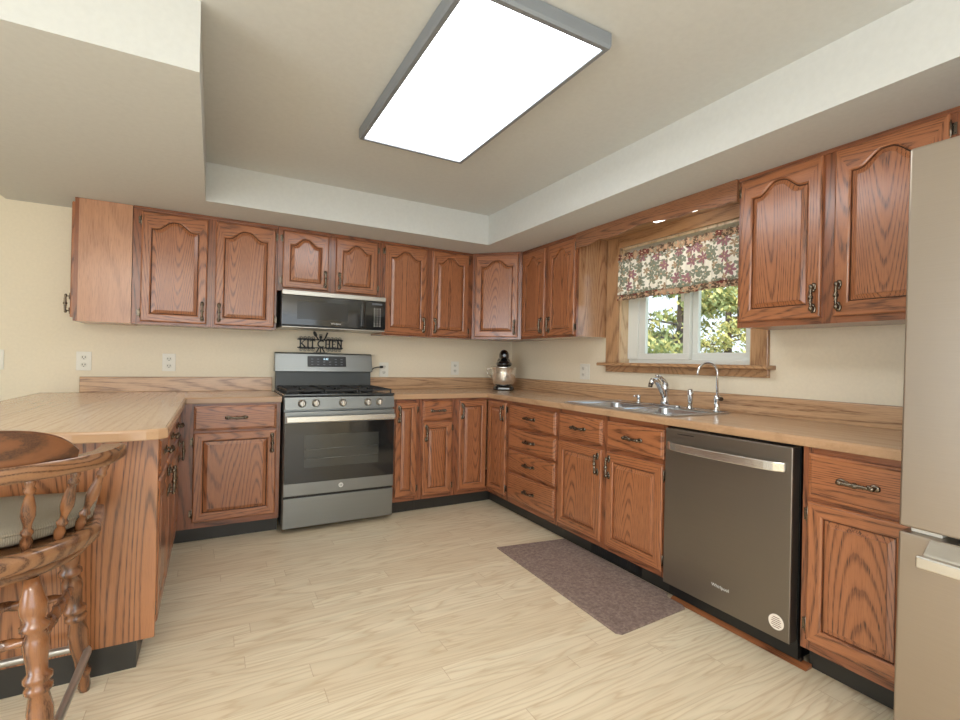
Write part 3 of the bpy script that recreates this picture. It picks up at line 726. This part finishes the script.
for i in range(6):
    for j in range(3):
        if abs(i - 2.5) < 1.2 and j == 2: continue
        m.box(-.125 + i * .046, -.108 + i * .046, -.0042, -.0036, -.030 + j * .022, -.024 + j * .022)
m.build('display_keys', grey_lab, disp)
for x in (.04, Wr - .04):
    for y in (-.56, -.10): MB().lathe([(.018, 0), (.018, .01), (.012, .012), (.012, .036)], (x, y, 0), (0, 0, 1), 12).build('levelling_foot', black, rg)

# ------------------------------------------------------------------ microwave
mw = empty('microwave', (-2.2115, 0, .003)); tag(mw, 'black over-the-range microwave with steel top strip above the gas range', 'microwave')
Wm = .768; z0, z1 = 1.398, 1.658
MB().box(.001, Wm - .001, -.365, -.003, z0, z1).build('body', black, mw, .002)
d = MB().box(.003, .60, -.398, -.366, z0 + .010, z1 - .036).build('door', glassblk, mw, .003)
MB().box(.105, .470, -.3987, -.3981, z0 + .055, z1 - .075).build('door_window', plain('microwave_window', lin(48, 48, 48), .12), d)
text_obj('Whirlpool', .018, 'door_lettering', logo_m, d, (.382, -.399, z0 + .032), (PI / 2, 0, 0))
MB().box(.568, .592, -.418, -.3985, z0 + .02, z1 - .05).build('handle', glassblk, d, .006, 3)
c = MB().box(.6025, Wm - .003, -.398, -.366, z0 + .010, z1 - .036).build('control_panel', glassblk, mw, .003)
m = MB()
for i in range(3):
    for j in range(8):
        sz = .0032 if j > 1 else .0048
        m.box(.676 + i * .022 - sz, .676 + i * .022 + sz, -.3988, -.3981, z0 + .03 + j * .019, z0 + .036 + j * .019)
m.build('keypad', logo_m, c)
MB().box(.655, .735, -.3988, -.3981, z1 - .065, z1 - .050).build('clock_window', grey_lab, c)
MB().box(.003, Wm - .003, -.402, -.366, z1 - .034, z1 - .001).build('top_vent_strip', steel, mw, .003)
MB().box(.006, Wm - .006, -.392, -.02, z0 - .008, z0 - .0005).build('underside', steel, mw, .002)
MB().box(.006, .05, -.403, -.401, z0 + .016, z0 + .022).bm.free()

# ------------------------------------------------------------------ kitchen sign
sg = empty('kitchen_sign', (-1.872, -.050, 1.2170)); tag(sg, 'black metal KITCHEN sign with spoon and fork on top of the range', 'sign'); sg.scale = (1.05, 1, 1)
m = MB(); y0, y1 = -.004, 0
def bar(x0, x1, z0, z1): m.box(x0, x1, y0, y1, z0, z1)
bar(-.170, .170, .035, .043); bar(-.170, .170, .100, .108)
m.build('rails', sign_m, sg)
m = MB()
def stroke(a, b, w=.009):
    a, b = Vector((a[0], 0, a[1])), Vector((b[0], 0, b[1])); t = (b - a).normalized() * (w / 2); nrm = Vector((-t.z, 0, t.x))
    pts = [a + nrm, b + nrm, b - nrm, a - nrm]; m.loft([[(p.x, y0, p.z) for p in pts], [(p.x, y1, p.z) for p in pts]])
zb_, zt_ = .044, .099; zm = (zb_ + zt_) / 2
def serif(x, z, w=.018): bar(x - w / 2, x + w / 2, z - .002, z + .002)
def stem(x): bar(x - .005, x + .005, zb_, zt_); serif(x, zb_ + .001); serif(x, zt_ - .001)
stem(-.148); stroke((-.146, zm - .004), (-.118, zt_ - .001), .006); stroke((-.140, zm + .002), (-.114, zb_), .009); serif(-.116, zb_ + .001); serif(-.118, zt_ - .001)
stem(-.093)
stem(-.060); bar(-.080, -.040, zt_ - .006, zt_); bar(-.080, -.077, zt_ - .014, zt_); bar(-.043, -.040, zt_ - .014, zt_)
pp = [(.006 + .026 * math.cos(a), zm + .026 * math.sin(a)) for a in [math.radians(50 + 26 * i) for i in range(11)]]
for a, b in zip(pp, pp[1:]): stroke(a, b, .010)
stem(.040); stem(.066); bar(.040, .066, zm - .003, zm + .003)
stem(.090); bar(.090, .112, zt_ - .005, zt_); bar(.090, .108, zm - .0025, zm + .0025); bar(.090, .114, zb_, zb_ + .005); bar(.110, .113, zt_ - .013, zt_); bar(.112, .115, zb_, zb_ + .013)
stem(.130); stem(.156); stroke((.130, zt_), (.156, zb_), .009)
m.build('letters', sign_m, sg)
m = MB()
def ell(cx, cz, rx, rz, ang, n=18):
    ca, sa = math.cos(ang), math.sin(ang)
    pts = [(cx + rx * math.cos(t) * ca - rz * math.sin(t) * sa, cz + rx * math.cos(t) * sa + rz * math.sin(t) * ca) for t in [2 * PI * i / n for i in range(n)]]
    m.loft([[(p[0], y0 - .001, p[1]) for p in pts], [(p[0], y1, p[1]) for p in pts]])
ell(-.042, .150, .012, .024, .42); stroke((-.036, .135), (-.016, .104), .009); stroke((.012, .038), (.030, .004), .009)
m.build('spoon', sign_m, sg)
m = MB(); stroke((.050, .165), (.034, .118), .012); stroke((.034, .118), (.022, .104), .009); stroke((-.012, .038), (-.030, .004), .009); m.build('knife', sign_m, sg)
m = MB(); ell(0, .124, .011, .012, 0); stroke((0, .120), (0, .104), .008); stroke((0, .038), (0, .003), .008)
for dx in (-.008, 0, .008): stroke((dx, .126), (dx, .150), .0035)
m.build('fork', sign_m, sg)
def scroll(cx, cz, s, up):
    P = []
    for i in range(15):
        a = i / 14 * 2.6 * PI; r = .013 * (1 - i / 18); P.append((cx + s * (r * math.cos(a) - .0), cz + up * r * math.sin(a)))
    for a, b in zip(P, P[1:]): stroke(a, b, .0028)
for sx in (-1, 1):
    for up, zc, zl in ((1, .117, .1105), (-1, .024, .0325)):
        m = MB(); bar(sx * .102 - .060, sx * .102 + .060, zl - .003, zl + .003)
        for k in range(4): scroll(sx * (.056 + k * .029), zc, sx, up)
        m.build('scrollwork', sign_m, sg)
MB().box(-.05, .05, -.010, .006, 0, .003).build('stand_base', sign_m, sg)

# ------------------------------------------------------------------ dishwasher
dw = empty('dishwasher', (0, -2.4305, 0), RZ); tag(dw, 'dark stainless dishwasher with bar handle under the counter', 'dishwasher')
Wd = .618
MB().box(.006, Wd - .004, -.600, -.02, .03, .870).build('body', black, dw)
d = MB().box(.010, .611, -.655, -.602, .100, .866).build('door', blksteel, dw, .004)
m = MB(); hz0 = .784
pts = []
for i in range(17):
    u = i / 16; x = .028 + u * .560; pts.append((x, -.657 - .040 * math.sin(PI * min(1, max(0, (u * 1.0)))) ** .35, hz0))
rings = [[(x, y - .008, z - .019), (x, y - .008, z + .019), (x, y + .002, z + .019), (x, y + .002, z - .019)] for x, y, z in pts]
m.loft(rings); m.build('handle', whisk, d, .004, 2)
text_obj('Whirlpool', .020, 'door_lettering', logo_m, d, (.318, -.6562, .200), (PI / 2, 0, 0))
m = MB(); m.box(.08, .17, -.6558, -.655, .842, .846); m.build('control_marks', black, d)
m = MB(); m.lathe([(.030, 0), (.030, .0006)], (.560, -.6551, .165), (0, -1, 0), 32); st = m.build('sticker', tagM, d)
m = MB()
for j, wdt in enumerate((.026, .034, .038, .034, .040, .026)): m.box(.560 - wdt / 2, .560 + wdt / 2, -.6561, -.6558, .183 - j * .0075 - .0015, .183 - j * .0075 + .001)
m.build('sticker_print', inkM, st)
MB().box(.006, Wd - .004, -.575, -.555, 0, .098).build('toe_panel', black, dw)

struct(MB().prism([(-.600, .0), (-.556, 0), (-.556, .016), (-.575, .014)], -3.075, -2.44, axis='y').build('trim_1', oak_y))
# ------------------------------------------------------------------ refrigerator
fg = empty('refrigerator', (0, -3.4430, .0085), RZ); fg.rotation_euler = (0, .009, RZ); tag(fg, 'tall stainless refrigerator with bottom freezer drawer at the right edge', 'refrigerator')
MB().box(.004, .905, -.80, -.03, .03, 1.79).build('body', plain('fridge_side_grey', lin(110, 108, 104), .5), fg, .003)
for i in range(2): 
    x0 = .0 + i * .457
    d = MB().box(x0, x0 + .452, -.870, -.803, .716, 1.812).build('door', fridgeM, fg, .006, 3)
    m = MB(); hx = x0 + (.410 if i == 0 else .042)
    m.tube([(hx, -.868, .86), (hx, -.915, .88), (hx, -.92, .93), (hx, -.92, 1.62), (hx, -.915, 1.67), (hx, -.868, 1.69)], .012); m.build('handle', whisk, d)
d = MB().box(0, .909, -.870, -.803, .055, .700).build('freezer_drawer', fridgeM, fg, .006, 3)
m = MB(); m.box(.062, .847, -.938, -.918, .628, .662)
m.prism([(-.9175, .640), (-.9175, .664), (-.869, .700), (-.869, .640)], .070, .839, axis='x')
m.build('handle', whisk, d, .005, 3)
MB().box(.02, .09, -.845, -.80, .7005, .7155).build('hinge_cover', white_pl, fg, .003)
MB().box(.02, .885, -.80, -.70, .001, .03).build('base_grille', black, fg)

# ------------------------------------------------------------------ sink
sk = empty('sink', (0, 0, 0)); tag(sk, 'double-bowl stainless steel drop-in sink under the window', 'sink')
x0, x1, ya, yb = -.606, -.112, -2.425, -1.585
b1 = (-.560, -.195, -1.995, -1.632); b2 = (-.560, -.195, -2.392, -2.030)
zs = .9155; ze = .921
m = MB(); xs = [x0, -.560, -.195, x1]; ys = [ya, b2[2], b2[3], b1[2], b1[3], yb]
for i in range(3):
    for j in range(5):
        if i == 1 and j in (1, 3): continue
        m.box(xs[i], xs[i + 1], ys[j], ys[j + 1], zs, ze)
m.build('deck', sinkM, sk)
def rrect(a, b, c, d, r, z, n=5):
    P = []
    for cx, cy, a0 in ((b - r, d - r, 0), (a + r, d - r, PI / 2), (a + r, c + r, PI), (b - r, c + r, 1.5 * PI)):
        for k in range(n + 1): t = a0 + PI / 2 * k / n; P.append((cx + r * math.cos(t), cy + r * math.sin(t), z))
    return P
for b in (b1, b2):
    a, bb, c, d = b
    m = MB(); m.loft([rrect(a - .004, bb + .004, c - .004, d + .004, .004, ze + .0004), rrect(a + .003, bb - .003, c + .003, d - .003, .03, ze + .0002), rrect(a + .008, bb - .008, c + .008, d - .008, .05, ze - .012), rrect(a + .014, bb - .014, c + .014, d - .014, .055, .77), rrect(a + .04, bb - .04, c + .04, d - .04, .05, .752)], 0, (False, True), sm=True)
    o = m.build('bowl', sinkM, sk)
    MB().lathe([(.04, 0), (.04, .003), (.02, .001)], ((a + bb) / 2, (c + d) / 2, .7525), (0, 0, 1), 20).build('drain', chrome, o)
# rolled rim
m = MB(); P = rrect(x0 + .002, x1 - .002, ya + .002, yb - .002, .03, ze - .001); m.tube(P, .004, 8, closed=True); m.build('rim', sinkM, sk)

# kitchen faucet
fc = empty('faucet', (-.150, -2.012, ze + .0012), 0); tag(fc, 'chrome single-lever sink faucet with spout pointing over the sink', 'faucet')
m = MB(); m.loft([rrect(-.026, .026, -.120, .120, .025, 0), rrect(-.026, .026, -.120, .120, .025, .006), rrect(-.020, .020, -.112, .112, .019, .012)], sm=True); m.build('deck_plate', chrome, fc)
m = MB(); m.lathe([(.027, .012), (.026, .03), (.020, .045), (.020, .085), (.024, .095), (.024, .125), (.018, .138), (.008, .142)], (0, 0, 0), (0, 0, 1), 24); m.build('faucet_body', chrome, fc)
m = MB(); m.tube([(-.004, 0, .050), (-.030, 0, .095), (-.058, 0, .135), (-.088, 0, .160), (-.115, .0, .158), (-.130, 0, .136)], [.016, .018, .018, .018, .017, .014], 14); sp_ = m.build('spout', chrome, fc)
m = MB(); m.rod((-.130, 0, .138), (-.134, 0, .118), .013, 14); m.build('spout_tip', pewter, sp_)
m = MB(); m.tube([(.004, .0, .138), (-.010, 0, .152), (-.045, 0, .178), (-.085, 0, .190)], [.015, .013, .010, .007], 10); m.build('lever', chrome, fc)
sr = empty('side_sprayer', (-.150, -2.195, ze)); tag(sr, 'small upright chrome side sprayer right of the sink faucet', 'sprayer')
MB().lathe([(.022, 0), (.021, .008), (.014, .014), (.014, .03)], seg=18).build('sprayer_base', chrome, sr)
MB().lathe([(.011, .03), (.015, .045), (.015, .075), (.018, .09), (.014, .11), (.008, .116)], seg=18).build('sprayer_head', chrome, sr)
sd = empty('soap_dispenser', (-.150, -1.800, ze)); tag(sd, 'short chrome soap dispenser left of the sink faucet', 'soap dispenser')
MB().lathe([(.020, 0), (.019, .006), (.011, .010), (.011, .030), (.014, .034), (.014, .050), (.008, .056)], seg=18).build('dispenser_body', chrome, sd)
MB().tube([(-.008, 0, .046), (-.028, .0, .050), (-.046, .0, .044)], [.006, .005, .004], 10).build('nozzle', chrome, sd)
ff = empty('filter_faucet', (-.128, -2.352, ze)); tag(ff, 'tall thin gooseneck drinking-water faucet at the right end of the sink', 'faucet')
MB().lathe([(.022, 0), (.021, .006), (.015, .010), (.015, .06), (.018, .064), (.018, .085), (.010, .092), (.007, .10)], seg=20).build('faucet_base', chrome, ff)
pts = [(0, 0, .09), (0, 0, .218)]
for i in range(1, 15):
    a = PI * i / 14 * 1.08; pts.append((-.045 * (1 - math.cos(a)), .030 * (1 - math.cos(a)), .218 + .054 * math.sin(a)))
MB().tube(pts, .0065, 12).build('gooseneck_spout', chrome, ff)
MB().rod((.0, -.014, .072), (-.018, -.040, .072), .011, 16).build('valve_knob', pewter, ff)

# ------------------------------------------------------------------ stand mixer
mx = empty('stand_mixer', (-.262, -.275, ZT1 + .0005), -.52); tag(mx, 'black stand mixer with steel bowl in the counter corner', 'stand mixer')
m = MB(); m.loft([rrect(-.098, .098, -.125, .150, .06, 0), rrect(-.100, .100, -.127, .152, .06, .012), rrect(-.090, .090, -.115, .140, .055, .034), rrect(-.06, .06, -.09, .12, .05, .040)], sm=True); m.build('base', mixerM, mx)
m = MB(); m.loft([rrect(-.05, .05, .07, .145, .03, .036), rrect(-.045, .045, .075, .140, .03, .12), rrect(-.045, .045, .065, .140, .03, .20), rrect(-.05, .05, .05, .145, .03, .25)], sm=True); m.build('column', mixerM, mx)
prof = [(.055, .038), (.078, .045), (.098, .062), (.108, .10), (.113, .16), (.116, .205), (.120, .212), (.117, .214), (.113, .205), (.10, .13), (.05, .06)]
m = MB(); m.lathe(prof, (0, -.045, 0), (0, 0, 1), 32, caps=(True, True)); bw = m.build('bowl', bowlM, mx)
m = MB(); m.tube([(-.112, -.045, .19), (-.150, -.045, .195), (-.152, -.045, .15), (-.105, -.045, .12)], .006, 10); m.build('bowl_handle', bowlM, bw)
m = MB(); m.ball((0, -.05, .240), (.072, .12, .040), 24); m.ball((0, .05, .262), (.062, .11, .05), 24); m.build('head', mixerM, mx)
m = MB(); m.ball((0, -.02, .315), (.048, .085, .058), 24); m.build('motor_housing', mixerM, mx)
m = MB(); m.lathe([(.076, .236), (.0765, .246), (.060, .250)], (0, -.045, 0), (0, 0, 1), 28); m.build('trim_band', chrome, mx)
m = MB(); m.lathe([(.022, 0), (.022, .010), (.014, .013)], (0, -.100, .318), (0, -1, 0), 20); m.build('hub_cap', mixerM, mx)
m = MB(); m.box(-.05, .05, -.1295, -.126, .012, .024); m.build('name_strip', slate, mx)

# ------------------------------------------------------------------ outlets and switch
def outlet(loc, rz, label, plug=False, kind='outlet', wide=False):
    e = empty('wall_' + kind, loc, rz); tag(e, label, kind); e.scale = (1.12, 1, 1.08)
    if wide: MB().box(.018, .042, -.009, -.0062, -.034, .034).build('rocker_switch', white_pl, e, .002)
    MB().box(-.036, .036 if not wide else .066, -.006, -.0005, -.058, .058).build('cover_plate', white_pl, e, .002)
    if kind == 'outlet':
        for z in (-.023, .023):
            r = MB().loft([[(.017 * math.cos(t) * (1 if abs(math.cos(t)) < .8 else .93), -.0066 - q, z + .015 * math.sin(t)) for t in [2 * PI * i / 20 for i in range(20)]] for q in (0, .001)]).build('receptacle', plain_cream, e)
            MB().box(-.008, -.005, -.0082, -.0077, z - .003, z + .007).box(.005, .008, -.0082, -.0077, z - .003, z + .007).box(-.0025, .0025, -.0082, -.0077, z - .011, z - .007).build('slot', iron, r)
    else:
        MB().box(-.006, .006, -.014, -.0062, -.012, .010).build('toggle', white_pl, e, .002)
    return e
plain_cream = plain('outlet_face', lin(226, 222, 208), .4)
outlet((-3.382, 0, 1.122), 0, 'white duplex wall outlet nearest the backsplash left end, on back wall')
outlet((-2.905, 0, 1.121), 0, 'white duplex wall outlet between leftmost outlet and the range')
outlet((-.635, 0, 1.105), 0, 'white duplex wall outlet on back wall left of the stand mixer')
outlet((-1.325, 0, 1.085), 0, 'white duplex wall outlet just right of the range with cord plugged in')
outlet((0, -1.082, 1.110), RZ, 'wide white outlet plate with rocker on the sink wall between corner and window', wide=True)
outlet((-3.815, 0, 1.124), 0, 'white wall switch plate at the far left edge of the back wall', kind='switch')
pg = empty('power_cord', (-1.352, -.007, 1.108)); tag(pg, 'dark plug and cord in the outlet beside the range', 'cord')
MB().box(-.012, .012, -.028, -.002, -.010, .010).build('plug', black, pg, .003)
MB().tube([(-.008, -.022, 0), (-.04, -.026, -.002), (-.075, -.022, -.012), (-.094, -.012, -.04), (-.115, -.012, -.075)], .004, 8).build('cord', black, pg)

# ------------------------------------------------------------------ rug
rg_ = empty('kitchen_rug', (0, 0, 0))
m = MB(); P0 = [(-.485, -1.578), (-1.045, -1.497), (-1.074, -2.556), (-.590, -2.560), (-.560, -2.535)]
P0 = [(-.567, -1.565), (-1.046, -1.497), (-1.074, -2.545), (-1.055, -2.566), (-.62, -2.545), (-.604, -2.52), (-.604, -2.43), (-.567, -2.40)]
def inset(P, d):
    c = Vector((sum(p[0] for p in P) / len(P), sum(p[1] for p in P) / len(P))); return [tuple(Vector(p) + (c - Vector(p)).normalized() * d) for p in P]
m.loft([[(x, y, .0008) for x, y in P0], [(x, y, .007) for x, y in P0], [(x, y, .010) for x, y in inset(P0, .006)]]); 
bpy.data.objects.remove(rg_); o = m.build('kitchen_rug', rugM); tag(o, 'brown-grey rectangular kitchen rug lying on the floor before the sink', 'rug')

# ------------------------------------------------------------------ bar stool
SX, SY = -3.225, -2.18
bs = empty('bar_stool', (SX, SY, 0)); tag(bs, 'turned-wood captain bar stool with curved arm rail at the peninsula end', 'bar stool')
legp = [(.014, 0), (.019, .02), (.019, .055), (.025, .068), (.025, .078), (.018, .088), (.020, .12), (.028, .18), (.029, .22), (.022, .262), (.031, .271), (.031, .282), (.023, .290), (.032, .299), (.032, .310), (.022, .320), (.024, .35), (.029, .385), (.028, .405), (.021, .425), (.032, .434), (.032, .446), (.022, .455), (.030, .480), (.031, .500), (.022, .535), (.016, .570)]
TOPZ = .565
for sx in (-1, 1):
    for sy in (-1, 1):
        a = Vector((sx * .225, sy * .225, 0)); b = Vector((sx * .175, sy * .175, TOPZ)); L = (b - a).length
        MB().lathe([(r, t * L / .570) for r, t in legp], a, b - a, 20).build('leg', stoolw, bs)
def twist(a, b, r, name='stretcher'):
    m = MB(); a, b = Vector(a), Vector(b); d = (b - a); L = d.length; d.normalize(); u = d.orthogonal().normalized(); w = d.cross(u); rings = []
    for i in range(41):
        t = i / 40; env = r * (.45 + .55 * math.sin(PI * t) ** .5); tw = t * 14
        rings.append([tuple(a + d * (t * L) + (u * math.cos(2 * PI * k / 16) + w * math.sin(2 * PI * k / 16)) * env * (1 + (.20 * math.cos(3 * (2 * PI * k / 16) + tw * 3) if .12 < t < .88 else 0))) for k in range(16)])
    m.loft(rings, sm=True); return m.build(name, stoolw, bs)
lp = lambda sx, sy, z: (sx * (.225 - .050 * z / TOPZ), sy * (.225 - .050 * z / TOPZ), z)
twist(lp(1, -1, .385), lp(1, 1, .385), .015); twist(lp(-1, -1, .385), lp(-1, 1, .385), .015)
twist(lp(-1, 1, .35), lp(1, 1, .35), .015); twist(lp(-1, -1, .40), lp(1, -1, .40), .016)
# metal footrest
hp = .236; rc = .05; P = rrect(-hp, hp, -hp, hp, rc, .150, 6)
MB().tube(P, .0125, 12, closed=True).build('footrest_ring', footM, bs)
def outline_seat(sc=1.0, n=48):
    P = []
    for i in range(n):
        t = 2 * PI * i / n; c, s_ = math.cos(t), math.sin(t)
        if s_ < 0: r = .305
        else:
            k = 1 / max(abs(c) / .29, abs(s_) / .235) ; r = .6 * k + .4 * .305
            r = min(r, .350)
        P.append((r * c * sc, r * s_ * sc))
    return P
m = MB(); m.loft([[(x, y, z) for x, y in outline_seat(sc)] for sc, z in ((.55, .594), (.90, .595), (.95, .600), (.985, .612), (1.0, .632), (.995, .647), (.96, .653), (.85, .648), (.5, .643))], sm=True); m.build('seat', stoolh, bs)
m = MB(); m.loft([[(.21 * math.cos(2 * PI * i / 36) * s, .21 * math.sin(2 * PI * i / 36) * s, z) for i in range(36)] for s, z in ((1.15, .5655), (1.25, .570), (1.27, .588), (1.22, .5935))], sm=True); m.build('apron', stoolh, bs)
# arm rail
half = [(0, -.325), (.07, -.318), (.14, -.295), (.205, -.255), (.265, -.20), (.305, -.14), (.318, -.08), (.322, -.03), (.322, .00)]
def cr(pts, n=5):
    out = []; P = [Vector(p) for p in pts]; P = [2 * P[0] - P[1]] + P + [2 * P[-1] - P[-2]]
    for i in range(1, len(P) - 2):
        for k in range(n):
            t = k / n; a, b, c, d = P[i - 1:i + 3]
            out.append(.5 * ((2 * b) + (c - a) * t + (2 * a - 5 * b + 4 * c - d) * t * t + (3 * b - a - 3 * c + d) * t ** 3))
    out.append(P[-2]); return out
full = [(-x, y) for x, y in half[::-1]] + half[1:]
C = cr(full, 4); n = len(C); rings = []
for i, p in enumerate(C):
    t = (C[min(i + 1, n - 1)] - C[max(i - 1, 0)]).normalized(); nr = Vector((t.y, -t.x))
    u = abs(i / (n - 1) * 2 - 1); wd = .024 + .012 * max(0, (u - .55) / .45)
    if u > .97: wd *= .75
    za, zb2 = .848, .891
    prof = [(-wd, za + .008), (-wd + .006, za), (wd - .006, za), (wd, za + .008), (wd, zb2 - .008), (wd - .006, zb2), (-wd + .006, zb2), (-wd, zb2 - .008)]
    rings.append([(p.x + nr.x * o_, p.y + nr.y * o_, z) for o_, z in prof])
MB().loft(rings, sm=True).build('arm_rail', stoolh, bs, sm=True, ang=50)
# crest
rings = []
for i, p in enumerate(C):
    u = (i / (n - 1)) * 2 - 1
    if abs(u) > .52: continue
    t = (C[min(i + 1, n - 1)] - C[max(i - 1, 0)]).normalized(); nr = Vector((t.y, -t.x))
    hgt = .004 + .090 * (1 - (abs(u) / .525) ** 5); lean = .018
    z0c = .8912; pr = [(-.010, z0c), (.012, z0c), (.012 + lean * hgt / .09, z0c + hgt - .005), (.006 + lean * hgt / .09, z0c + hgt), (-.004 + lean * hgt / .09, z0c + hgt), (-.010 + lean * hgt / .09, z0c + hgt - .005)]
    rings.append([(p.x + nr.x * o_, p.y + nr.y * o_, z) for o_, z in pr])
MB().loft(rings, sm=True).build('crest', crestw, bs, sm=True, ang=50)
spp = [(.009, 0), (.012, .01), (.014, .03), (.009, .045), (.014, .055), (.014, .062), (.009, .070), (.010, .085), (.0165, .115), (.0155, .14), (.010, .175), (.008, .185), (.013, .192), (.013, .199), (.009, .206), (.012, .220), (.010, .235)]
for bx, by, tx, ty in ((.060, -.240, .065, -.312), (.166, -.192, .190, -.262), (.219, -.135, .270, -.195), (.250, -.065, .322, -.110)):
    for s in (-1, 1):
        a = Vector((s * bx, by, .648)); b = Vector((s * tx, ty, .853)); L = (b - a).length
        MB().lathe([(r, t * L / .235) for r, t in spp], a, b - a, 16).build('spindle', stoolw, bs)
# cushion
cu = empty('seat_cushion', (SX, SY, .6565)); tag(cu, 'beige tweed seat cushion resting on the bar stool', 'cushion')
m = MB(); O = outline_seat(1.0)
O = [(x * .90, y * .84 + .040 if y < 0 else y * .92 + .040 * (1 - y / .3)) for x, y in O]
m.loft([[(x * sc, y * sc, z) for x, y in O] for sc, z in ((.6, .0005), (.95, .0), (1.0, .008), (1.01, .020), (1.0, .032), (.95, .042), (.8, .048), (.4, .05))], sm=True); m.build('cushion_body', tweedM, cu)
MB().tube([(x * 1.005, y * 1.005, .034) for x, y in O], .005, 8, closed=True).build('piping', tweedM, cu)

# ------------------------------------------------------------------ trees outside
def tree(loc, H, spread, label, mats, nb, seed, conifer=True):
    rnd = random.Random(seed); e = empty('pine_tree' if conifer else 'leafy_tree', loc); tag(e, label, 'tree', 'trees outside the window')
    m = MB(); m.lathe([(.16, 0), (.12, H * .4), (.06, H * .8), (.02, H)], seg=10); m.build('trunk', barkM, e)
    mb = MB(); ml = MB()
    for i in range(nb):
        u = i / nb; z = H * (.12 + .86 * u); a = rnd.uniform(0, 2 * PI); L = spread * (1.15 - u) * rnd.uniform(.7, 1.1)
        if not conifer: L = spread * math.sin(PI * (.12 + .85 * u)) * rnd.uniform(.6, 1)
        d = Vector((math.cos(a), math.sin(a), rnd.uniform(-.05, .35))); p0 = Vector((0, 0, z)); p1 = p0 + d * L
        mb.rod(p0, p1, .022, 5, r2=.006)
        for k in range(int(26 + L * 26)):
            t = rnd.uniform(.22, 1.05); c = p0 + d * (L * t) + Vector((rnd.gauss(0, .14), rnd.gauss(0, .14), rnd.gauss(0, .06)))
            for q in range(5):
                n_ = Vector((rnd.gauss(0, 1), rnd.gauss(0, 1), rnd.gauss(0, 1))).normalized(); s1 = n_.orthogonal().normalized() * rnd.uniform(.03, .075); s2 = n_.cross(s1.normalized()) * rnd.uniform(.012, .03)
                cc = c + Vector((rnd.gauss(0, .05), rnd.gauss(0, .05), rnd.gauss(0, .035)))
                mi = 0 if rnd.random() < .65 else 1
                ml.face([ml.bm.verts.new(cc + s1), ml.bm.verts.new(cc + s2), ml.bm.verts.new(cc - s1), ml.bm.verts.new(cc - s2)], mi)
    mb.build('branches', barkM, e); ml.build('foliage', mats, e)
tree((3.3, .55, -1.3), 6.2, 1.25, 'tall pine with yellow-green needles outside, seen through right window sash', [leafM, leafY], 60, 3)
tree((5.2, 3.9, -1.3), 5.8, 1.7, 'green pine with drooping boughs outside, seen through left window sash', [leafM, leafM], 46, 5)
tree((8.6, 3.4, -1.3), 5.0, 2.2, 'bushy yellow tree outside behind the two pines', [leafY, leafM], 50, 9, False)
bpy.context.view_layer.update()
